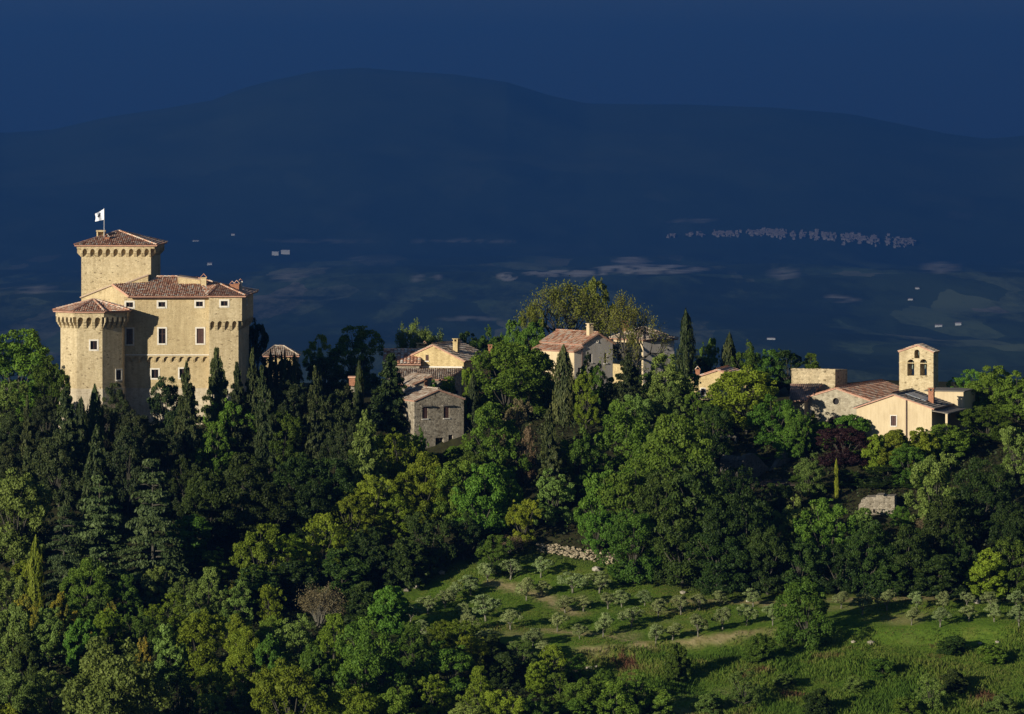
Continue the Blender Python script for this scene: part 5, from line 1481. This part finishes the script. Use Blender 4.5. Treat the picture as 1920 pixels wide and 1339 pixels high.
plant('lush', 'deep', 512, 665, 62, 120, D=515)
plant('lush', 'deep', 546, 668, 60, 120, D=515)
plant('shrub', 'grey', 1618, 952, 40, 40, D=476)
plant('oak', 'oak', 1690, 948, 50, 70, D=476)
plant('oak', 'deep', 1340, 760, 90, 160)
plant('oak', 'oak', 1310, 735, 70, 130, D=499)
for a in [(1030, 690, 60, 70, 'oak'), (1078, 712, 60, 60, 'oak'), (1008, 715, 70, 70, 'oak'), (1135, 706, 60, 60, 'oak'), (1165, 716, 60, 60, 'deep'), (1215, 700, 60, 70, 'oak'), (880, 735, 60, 70, 'oak'), (1290, 700, 60, 80, 'oak')]:
    plant('oak', a[4], *a[:4], D=508)
for a in [(1500, 770, 60, 60, 'oak'), (1620, 830, 70, 60, 'oak'), (1480, 800, 70, 80, 'oak'), (1415, 850, 60, 60, 'oak')]:
    plant('oak', a[4], *a[:4], D=492)
plant('conifer', 'conifer', 654, 720, 60, 170, D=504)
for a in [(1590, 932, 50, 60, 'oak'), (1705, 905, 80, 90, 'oak'), (1640, 900, 80, 80, 'deep'), (1560, 905, 60, 70, 'grey'), (1500, 890, 50, 60, 'oak')]:
    plant('lush', a[4], *a[:4], D=486)
# lower wood, centre
for a in [(1190, 860, 140, 210, 'oak'), (1245, 880, 150, 220, 'lush'), (1320, 870, 170, 240, 'lush'), (1400, 920, 150, 190, 'lush'), (1280, 950, 140, 150, 'lush'), (1190, 955, 120, 140, 'lush'), (1130, 880, 110, 170, 'oak'),
          (1350, 990, 130, 125, 'lush'), (1440, 985, 110, 130, 'lush'), (1120, 945, 80, 100, 'oak')]:
    plant(a[4], 'deep' if a[4] == 'lush' and a[0] > 1200 else 'oak', *a[:4])
for a in [(905, 868, 120, 190, 'oak', 'oak'), (850, 862, 100, 190, 'oak', 'oak'), (790, 848, 110, 190, 'lush', 'bright'), (700, 888, 100, 190, 'light', 'bright'), (742, 925, 70, 140, 'light', 'bright'), (980, 935, 80, 95, 'light', 'bright'),
          (960, 880, 90, 150, 'oak', 'oak'), (1035, 880, 90, 130, 'oak', 'grey'), (800, 960, 100, 120, 'oak', 'deep'), (870, 960, 90, 90, 'oak', 'deep'), (660, 920, 90, 160, 'light', 'bright')]:
    plant(a[4], a[5], *a[:4])
for a in [(490, 982, 118, 140), (606, 962, 100, 140), (570, 948, 56, 120), (640, 985, 80, 120), (545, 1000, 80, 100)]:
    plant('light', 'bright', *a)
for a in [(700, 990, 120, 110), (760, 1010, 100, 90), (640, 1030, 110, 90), (560, 1050, 100, 80), (470, 1060, 110, 90)]:
    plant('shrub', 'deep', *a)
plant('twigs', 'rust', 958, 998, 74, 40, label='pale dead bush beside the tumbled stone bank')
# right wood
plant('lush', 'plum', 1582, 797, 112, 140, D=490, label='dark red leaved tree below the church door')
plant('conifer', 'bright', 1525, 770, 26, 60, D=498, label='small pale conifer in front of the church gable', look='small pale conifer')
plant('shrub', 'oak', 1590, 778, 84, 60, D=496)
plant('shrub', 'oak', 1545, 790, 70, 50, D=495)
plant('cypress', 'bright', 1568, 860, 11, 75, label='very thin bright cypress under the dark red tree')
for a in [(1672, 806, 80, 60), (1720, 802, 80, 60), (1640, 815, 60, 50)]:
    plant('shrub', 'bright', *a, D=489)
for a in [(1775, 795, 110, 190, 'oak', 'oak', 492), (1752, 850, 120, 200, 'oak', 'grey', None), (1815, 692, 70, 150, 'oak', 'oak', 511), (1862, 686, 100, 180, 'lush', 'oak', 507), (1910, 695, 90, 180, 'oak', 'oak', 505), (1850, 760, 110, 180, 'lush', 'oak', 497),
          (1905, 800, 90, 200, 'oak', 'grey', None), (1835, 860, 130, 200, 'lush', 'deep', None), (1665, 872, 110, 120, 'lush', 'deep', 487), (1550, 935, 130, 170, 'lush', 'oak', None), (1490, 930, 90, 160, 'oak', 'grey', None),
          (1620, 975, 120, 140, 'lush', 'deep', None), (1700, 985, 110, 130, 'lush', 'deep', None), (1500, 1010, 100, 105, 'lush', 'deep', None), (1570, 1020, 100, 95, 'lush', 'deep', None), (1770, 930, 110, 180, 'oak', 'deep', None),
          (1900, 940, 110, 170, 'lush', 'deep', None), (1850, 1030, 90, 90, 'shrub', 'bright', None), (1905, 1010, 100, 110, 'oak', 'oak', None), (1760, 1040, 110, 80, 'shrub', 'deep', None), (1670, 1050, 100, 70, 'shrub', 'deep', None), (1800, 1000, 80, 100, 'oak', 'deep', None),
          (1520, 850, 70, 120, 'oak', 'grey', None), (1590, 880, 60, 110, 'oak', 'deep', 486), (1610, 1000, 70, 60, 'oak', 'bright', 476)]:
    plant(a[4], a[5], *a[:4], D=a[6])
plant('twigs', 'rust', 1742, 960, 60, 60, label='dry brown bush in the dark wood right of the stone hut')
# bottom left scrub and trees
for a in [(163, 1046, 105, 120, 'lush', 'oak'), (232, 1075, 70, 100, 'oak', 'oak'), (300, 1060, 66, 100, 'oak', 'grey'), (388, 1062, 92, 120, 'oak', 'grey'), (345, 1078, 70, 100, 'oak', 'grey'), (507, 1095, 66, 110, 'light', 'bright'), (445, 1090, 70, 100, 'oak', 'grey'),
          (375, 1143, 110, 190, 'lush', 'bright'), (455, 1178, 96, 160, 'lush', 'bright'), (205, 1198, 220, 240, 'lush', 'grey'), (265, 1138, 76, 110, 'oak', 'oak'), (187, 1118, 44, 100, 'light', 'grey'), (95, 1140, 90, 120, 'oak', 'grey'), (28, 1135, 80, 120, 'shrub', 'grey'),
          (25, 1252, 110, 160, 'lush', 'grey'), (100, 1255, 90, 140, 'oak', 'grey'), (545, 1238, 150, 190, 'lush', 'bright'), (625, 1150, 110, 150, 'oak', 'bright'), (560, 1150, 90, 120, 'oak', 'grey'), (330, 1250, 100, 150, 'oak', 'deep'), (410, 1290, 90, 110, 'light', 'grey'),
          (480, 1270, 90, 120, 'oak', 'oak'), (690, 1157, 150, 190, 'lush', 'oak'), (775, 1165, 80, 130, 'oak', 'oak'), (650, 1285, 140, 120, 'lush', 'bright'), (820, 1265, 76, 110, 'light', 'bright'), (740, 1285, 100, 110, 'oak', 'oak'), (905, 1248, 96, 120, 'oak', 'bright'),
          (842, 1202, 120, 110, 'oak', 'oak'), (945, 1295, 96, 90, 'oak', 'bright'), (1000, 1300, 80, 80, 'oak', 'oak'), (1040, 1208, 70, 80, 'light', 'bright'), (1010, 1240, 64, 60, 'shrub', 'bright'), (1155, 1276, 96, 90, 'oak', 'oak'), (1095, 1268, 100, 90, 'oak', 'oak'),
          (1050, 1262, 80, 80, 'oak', 'oak'), (860, 1160, 66, 80, 'light', 'bright'), (880, 1310, 90, 80, 'oak', 'grey'), (1080, 1310, 90, 60, 'shrub', 'oak'), (10, 1070, 90, 130, 'oak', 'grey'), (60, 1190, 80, 120, 'shrub', 'deep'), (150, 1160, 70, 100, 'shrub', 'oak'),
          (320, 1170, 80, 110, 'shrub', 'grey'), (590, 1210, 80, 110, 'shrub', 'oak'), (510, 1190, 80, 110, 'shrub', 'oak'), (730, 1100, 90, 90, 'shrub', 'oak'), (680, 1090, 80, 80, 'shrub', 'deep'), (790, 1240, 80, 80, 'shrub', 'oak'), (600, 1320, 80, 70, 'shrub', 'grey'), (260, 1310, 120, 80, 'oak', 'grey'), (10, 1320, 90, 80, 'shrub', 'bright')]:
    plant(a[4], a[5], *a[:4])
plant('twigs', 'rust', 598, 1086, 90, 90, label='tan dry bush among the green scrub below the yellow-green trees')
plant('twigs', 'rust', 640, 1200, 60, 60, label='small dry bush among the leafy trees at the lower edge of the scrub')
for a in [(110, 1110, 44, 40), (38, 1116, 44, 40), (212, 1128, 34, 34), (268, 1196, 38, 34), (136, 1146, 34, 30), (438, 1092, 34, 26), (70, 1128, 34, 34), (170, 1178, 34, 30)]:
    plant('shrub', 'broom', *a, D=D_of_y(a[0], a[1] + a[3] + 40) - 2.0)
# meadow, lower right
plant('lush', 'oak', 1511, 1084, 116, 132, var=1, label='large round leafy tree standing alone at the edge of the olive grove')
for a in [(1535, 1290, 60, 56, 'shrub', 'deep'), (1655, 1234, 60, 40, 'shrub', 'oak'), (1424, 1188, 64, 56, 'shrub', 'oak'), (1268, 1206, 60, 76, 'shrub', 'oak'), (1395, 1248, 70, 80, 'light', 'grey'), (1743, 1262, 70, 74, 'light', 'grey'), (1790, 1254, 56, 48, 'shrub', 'deep'),
          (1785, 1192, 60, 34, 'shrub', 'deep'), (1862, 1206, 66, 40, 'shrub', 'oak'), (1330, 1300, 60, 40, 'shrub', 'grey'), (1600, 1268, 50, 30, 'shrub', 'grey'), (1700, 1306, 60, 40, 'shrub', 'oak'), (1880, 1300, 80, 50, 'shrub', 'grey'), (1470, 1262, 44, 30, 'shrub', 'grey'), (1230, 1290, 70, 60, 'shrub', 'oak')]:
    plant(a[4], a[5], *a[:4])

# saplings and bushes filling the openings of the wood
rf = random.Random(21)
for gy in range(840, 1400, 34):
    for gx in range(-10, 1940, 52):
        qx, qy = gx + rf.uniform(-16, 16), gy + rf.uniform(-10, 10)
        if float(in_wood(np.array([qx]), np.array([qy + 14.0]), 8.0)[0]) < 0.6: continue
        if 1000 < qx < 1160 and 960 < qy < 1075: continue
        if 1390 < qx < 1500 and 840 < qy < 925: continue
        if 1600 < qx < 1690 and 915 < qy < 975: continue
        if 770 < qx < 880 and qy < 860: continue
        if any(((qx - t_['px']) / (t_['w'] * 0.46)) ** 2 + ((qy - (t_['y'] + t_['h'] * 0.25)) / (t_['h'] * 0.5)) ** 2 < 1 for t_ in TREES): continue
        w_ = rf.uniform(54, 92)
        plant(rf.choice(['oak', 'lush', 'shrub', 'light']), rf.choice(['oak', 'deep', 'bright', 'oak', 'grey', 'bright'] if qy > 1050 and qx < 1300 else ['oak', 'deep', 'deep', 'deep', 'oak']), qx, qy - w_ * 0.45, w_, w_)

# olive grove: (column, top row, base row, width)
OL = [(915, 1056, 1093, 44), (957, 1049, 1087, 56), (1014, 1045, 1083, 46), (883, 1079, 1116, 50), (987, 1084, 1127, 42), (1016, 1089, 1119, 40), (1074, 1074, 1112, 62), (1124, 1072, 1113, 62), (911, 1116, 1165, 60), (869, 1132, 1163, 38),
      (834, 1106, 1141, 44), (1060, 1118, 1149, 50), (1094, 1118, 1147, 44), (1166, 1108, 1139, 44), (1209, 1108, 1136, 42), (1234, 1124, 1159, 42), (1184, 1139, 1177, 56), (1131, 1150, 1196, 46), (1087, 1171, 1198, 36), (1230, 1171, 1212, 46),
      (957, 1143, 1181, 50), (911, 1181, 1213, 56), (1000, 1179, 1213, 60), (961, 1203, 1236, 46), (1023, 1203, 1234, 44), (1277, 1117, 1153, 44), (1311, 1114, 1145, 40), (1350, 1108, 1138, 40), (1413, 1104, 1138, 42), (1309, 1152, 1193, 42),
      (1355, 1139, 1181, 42), (1400, 1133, 1173, 44), (1449, 1133, 1173, 38), (1261, 1169, 1200, 46), (1577, 1110, 1141, 40), (1617, 1112, 1154, 46), (1663, 1107, 1145, 46), (1718, 1110, 1146, 36), (1709, 1139, 1172, 40), (1768, 1110, 1146, 36),
      (1763, 1139, 1175, 44), (1813, 1111, 1136, 34), (1817, 1136, 1165, 40), (1858, 1110, 1141, 42), (1864, 1132, 1166, 40), (1911, 1136, 1177, 44), (770, 1133, 1166, 46), (802, 1118, 1151, 44), (745, 1150, 1182, 46), (792, 1164, 1197, 46),
      (838, 1168, 1201, 46), (852, 1093, 1126, 40), (1045, 1150, 1184, 44), (1905, 1108, 1140, 38), (1140, 1112, 1142, 40), (880, 1152, 1186, 44)]
for (px, yt, yb, w) in OL:
    plant('olive', 'olive', px, yt - 2, w * 1.0, yb - yt + 2, group='olive trees of the grove')

# ---------------------------------------------------------------- labels that single out each tree
LAND = [('the octagonal turret', 176, 700), ('the castle facade', 320, 700), ('the castle bastion', 430, 680), ('the cedar pair', 236, 960), ('the small tiled roof', 527, 660), ('the long tiled house', 757, 680), ('the yellow stone gable', 815, 668),
        ('the shuttered cottage', 822, 790), ('the pale gabled house', 1110, 670), ('the hipped house', 1220, 660), ('the tall black cypress', 1286, 640), ('the half hidden house', 1340, 720), ('the church gable', 1567, 760), ('the bell gable', 1720, 690),
        ('the cream plastered house', 1680, 785), ('the roofless ruin', 1445, 880), ('the isolated stone hut', 1645, 950), ('the tumbled stone bank', 1090, 1040), ('the lone round tree', 1511, 1150), ('the grass terrace lip', 1280, 1205), ('the slim bright cypress', 67, 1070),
        ('the yellow-green trees', 560, 1010), ('the dark wood', 520, 900), ('the tan dry bush', 598, 1130), ('the bottom left corner', 0, 1339), ('the bottom edge', 950, 1339), ('the bottom right corner', 1920, 1339), ('the broad grey tree', 205, 1300),
        ('the dark red tree', 1582, 850), ('the right picture edge', 1920, 950)]
ORD = ['first', 'second', 'third', 'fourth', 'fifth', 'sixth', 'seventh', 'eighth', 'ninth', 'tenth', 'eleventh', 'twelfth']
groups = {}
for t_ in TREES:
    if t_['o'].get('group') == 'olive trees of the grove': continue
    if t_['label']:
        t_['o']['label'] = t_['label']; continue
    best = min(LAND, key=lambda L: math.hypot((L[1] - t_['px']), (L[2] - t_['y']) * 1.2))
    dx, dy = t_['px'] - best[1], t_['y'] - best[2]
    if abs(dx) < 28 and abs(dy) < 30: rel = 'right at'
    elif abs(dx) > 1.7 * abs(dy): rel = 'left of' if dx < 0 else 'right of'
    elif abs(dy) > 1.7 * abs(dx): rel = 'above' if dy < 0 else 'below'
    else: rel = ('above and ' if dy < 0 else 'below and ') + ('left of' if dx < 0 else 'right of')
    size = 'large' if t_['w'] >= 120 else ('small' if t_['w'] <= 55 else '')
    lk = (size + ' ' + t_['look']).strip()
    if lk.startswith('small small') or lk.startswith('small very') or lk.startswith('small slim'): lk = lk[6:]
    groups.setdefault((lk, rel, best[0]), []).append(t_)
for (lk, rel, lm), ts in groups.items():
    ts.sort(key=lambda q: q['px'])
    for i, t_ in enumerate(ts):
        if len(ts) == 1: lb = '%s %s %s' % (lk, rel, lm)
        elif len(ts) == 2: lb = '%s %s %s, %s' % (lk, rel, lm, ('left one', 'right one')[i])
        else: lb = '%s %s %s, %s from left' % (lk.replace('yellow flowering broom bush', 'yellow broom bush').replace('leafy tree', 'tree'), rel, lm, ORD[i])
        t_['o']['label'] = lb
# olives by row
ol = [t_ for t_ in TREES if t_['o'].get('group') == 'olive trees of the grove']
for t_ in ol: t_['b'] = t_['y'] + 0.75 * t_['h']
rows = [(0, 1100, 'highest'), (1100, 1130, 'second'), (1130, 1148, 'third'), (1148, 1170, 'fourth'), (1170, 1190, 'fifth'), (1190, 1208, 'sixth'), (1208, 1300, 'lowest')]
for lo, hi, nm in rows:
    for side, test in (('left of the lone round tree', lambda q: q['px'] < 1511), ('right of the lone round tree', lambda q: q['px'] >= 1511)):
        rw = sorted([q for q in ol if lo <= q['b'] < hi and test(q)], key=lambda q: q['px'])
        for i, q in enumerate(rw):
            q['o']['label'] = 'silvery olive tree in the %s row %s, %s from left' % (nm, side, ORD[i] if i < 12 else 'number %d' % (i + 1))

# ---------------------------------------------------------------- grass, undergrowth, stones
def scatter(n, px0, px1, D0, D1, rng):
    D = rng.uniform(D0, D1, n); px = rng.uniform(px0, px1, n)
    x = (px - 960) / F * D
    return x, D, px
rng = np.random.default_rng(77)
def dirt_at(x, D, z):
    return a_dirt(np.stack([x, D, z], 1))
x, D, px = scatter(60000, 720, 1960, 412, 470, rng)
z = terr(x, D); py_ = HOR - F * z / D
wd = in_wood(px, py_, 12.0); dt = dirt_at(x, D, z)
le = np.interp(px, LIP_PX, LIP_D)
keep_ = (wd < 0.6) & (rng.random(len(x)) > dt * 0.95)
x, D, px, z, le, py_ = x[keep_], D[keep_], px[keep_], z[keep_], le[keep_], py_[keep_]
patch = fbm(x / 5.0, D / 5.0, 3)
tallness = np.where(D < le - 0.5, 0.42, 0.13) * (1 + 1.5 * np.clip(patch, -0.45, 1.0))
nb = 5
n = len(x)
ang = rng.uniform(0, 2 * np.pi, (n, nb)); ln = rng.uniform(0.1, 0.65, (n, nb)); hh = tallness[:, None] * rng.uniform(0.55, 1.5, (n, nb))
base = np.stack([x[:, None] + rng.normal(0, 0.10, (n, nb)), D[:, None] + rng.normal(0, 0.10, (n, nb)), np.repeat(z[:, None], nb, 1) - 0.02], -1)
tip = base + np.stack([np.cos(ang) * ln * hh, np.sin(ang) * ln * hh, hh], -1)
wv = np.stack([-np.sin(ang + 0.7), np.cos(ang + .7), np.zeros_like(ang)], -1) * (0.025 + 0.07 * hh[..., None])
midp = base * 0.45 + tip * 0.55 + np.stack([np.zeros_like(ang), np.zeros_like(ang), hh * 0.08], -1)
V = np.stack([base - wv * .4, midp + wv * 0.5, tip, midp - wv * 0.5], 2).reshape(-1, 4, 3)
red = smooth(0.24, 0.46, fbm(x / 4.0 + 70, D / 3.0 + 8, 3)) * (D < le - 0.3)
T = np.clip(0.40 + 0.75 * np.repeat(fbm(x / 8.0 + 9, D / 6.0, 3), nb) + 0.4 * (rng.random(n * nb) - 0.5) + 0.4 * np.repeat(red, nb), 0, 1)
gm = quads_mesh('grass', V, T, M['grass'])
tag(link('grass', gm), 'rough green grass of the olive grove and the meadow below it', 'grass', kind='stuff')
# forest floor plants
x, D, px = scatter(26000, -60, 1980, 398, 512, rng)
z = terr(x, D); py_ = HOR - F * z / D
keep_ = (in_wood(px, py_, 12.0) > 0.5) & ~((px > 785) & (px < 875) & (D > 493.5) & (D < 500))
x, D, z = x[keep_], D[keep_], z[keep_]
n = len(x); nl = 5
C = np.stack([np.repeat(x, nl), np.repeat(D, nl), np.repeat(z, nl)], 1)
hgt = np.repeat(np.clip(0.5 + 1.2 * fbm(x / 6.0, D / 6.0, 3), 0.15, 1.6), nl)
C = C + np.stack([rng.normal(0, 0.35, n * nl), rng.normal(0, 0.35, n * nl), rng.uniform(0, 1, n * nl) * hgt], 1)
q = rng.uniform(0.08, 0.22, n * nl)
V = leaf_quads(rng, C, unit(rdir(rng, n * nl) + np.array([0, 0, 0.5])), q, q * 0.6)
um = quads_mesh('undergrowth', V, rng.random(n * nl), M['undergrowth'])
tag(link('undergrowth', um), 'low dark undergrowth covering the floor of the wood', 'undergrowth', kind='stuff')

def rock_mesh(seed, flat=0.7):
    rr = random.Random(seed)
    bm = bmesh.new(); bmesh.ops.create_icosphere(bm, subdivisions=1, radius=1.0)
    for v in bm.verts:
        v.co *= rr.uniform(0.72, 1.15); v.co.z *= flat
    me = bpy.data.meshes.new('rock'); bm.to_mesh(me); bm.free()
    return me
rocks = [rock_mesh(i) for i in range(6)]
for m_ in rocks: m_.materials.append(M['rock'])
BO = [(1117, 1066, 9, 'largest pale boulder, just below the tumbled stone bank'), (827, 1073, 8, 'pale boulder in the shade above the upper left olives'), (780, 1099, 7, 'pale boulder left of the olive grove, upper of two'), (762, 1106, 6, 'pale boulder left of the olive grove, lower of two'),
      (1060, 974, 4, 'small white stone in the dark hollow above the stone bank'), (1104, 1251, 6, 'pale stone at the foot of the terrace bank'), (1118, 1249, 4, 'smaller pale stone at the foot of the terrace bank'), (1833, 1128, 8, 'pale boulder behind the upper olives at the right end'),
      (1633, 1204, 8, 'pale boulder in the shadow right of the lone round tree'), (1600, 1203, 5, 'small stone beside the shadow of the lone round tree'), (1838, 1206, 5, 'small white stone on the right hand bank, left of two'), (1870, 1203, 5, 'small white stone on the right hand bank, right of two'), (1463, 1208, 5, 'small stone at the foot of the lone round tree'), (1403, 1126, 5, 'pale stone behind the upper olives left of the lone round tree'), (1280, 1110, 7, 'dark weathered rock at the upper edge of the grove')]
for i, (px, py, r_, lab) in enumerate(BO):
    D = D_of_y(px, py + r_ * 0.5); xx = XP(px, D); k = r_ * D / F
    o = link('boulder', rocks[i % 6]); o.location = (xx, D, gz(xx, D) + k * 0.35); o.scale = (k * 1.1, k, k * 1.0); o.rotation_euler = (0, 0, i * 1.3)
    tag(o, lab, 'boulder', 'loose boulders around the grove')
# tumbled dry-stone bank: every stone a piece
BK = tag(empty('dry_stone_bank', (XP(1085, 466), 466, gz(XP(1085, 466), 466))), 'tumbled pale dry stone bank in the sun above the olive grove', 'stone bank')
stones = [rock_mesh(50 + i, 0.75) for i in range(8)]
for m_ in stones: m_.materials.append(M['rubble'])
rs = random.Random(3)
bx0, by0, bz0 = BK.location
for i in range(290):
    f_ = rs.random() ** 0.8
    px = 1008 + 146 * f_
    yt = 1020 + 20 * f_; yb = 1034 + 28 * f_
    py = yt + (yb - yt) * rs.random()
    D = D_of_y(px, py) + rs.uniform(-.1, .1); xx = XP(px, D)
    s_ = rs.uniform(0.10, 0.26)
    o = bpy.data.objects.new('stone', stones[i % 8]); COL.objects.link(o); o.parent = BK
    o.location = (xx - bx0, D - by0, gz(xx, D) + s_ * rs.uniform(0.2, 0.9) - bz0); o.scale = (s_ * 1.2, s_, s_ * 0.8); o.rotation_euler = (rs.uniform(-.5, .5), rs.uniform(-.5, .5), rs.uniform(0, 6))
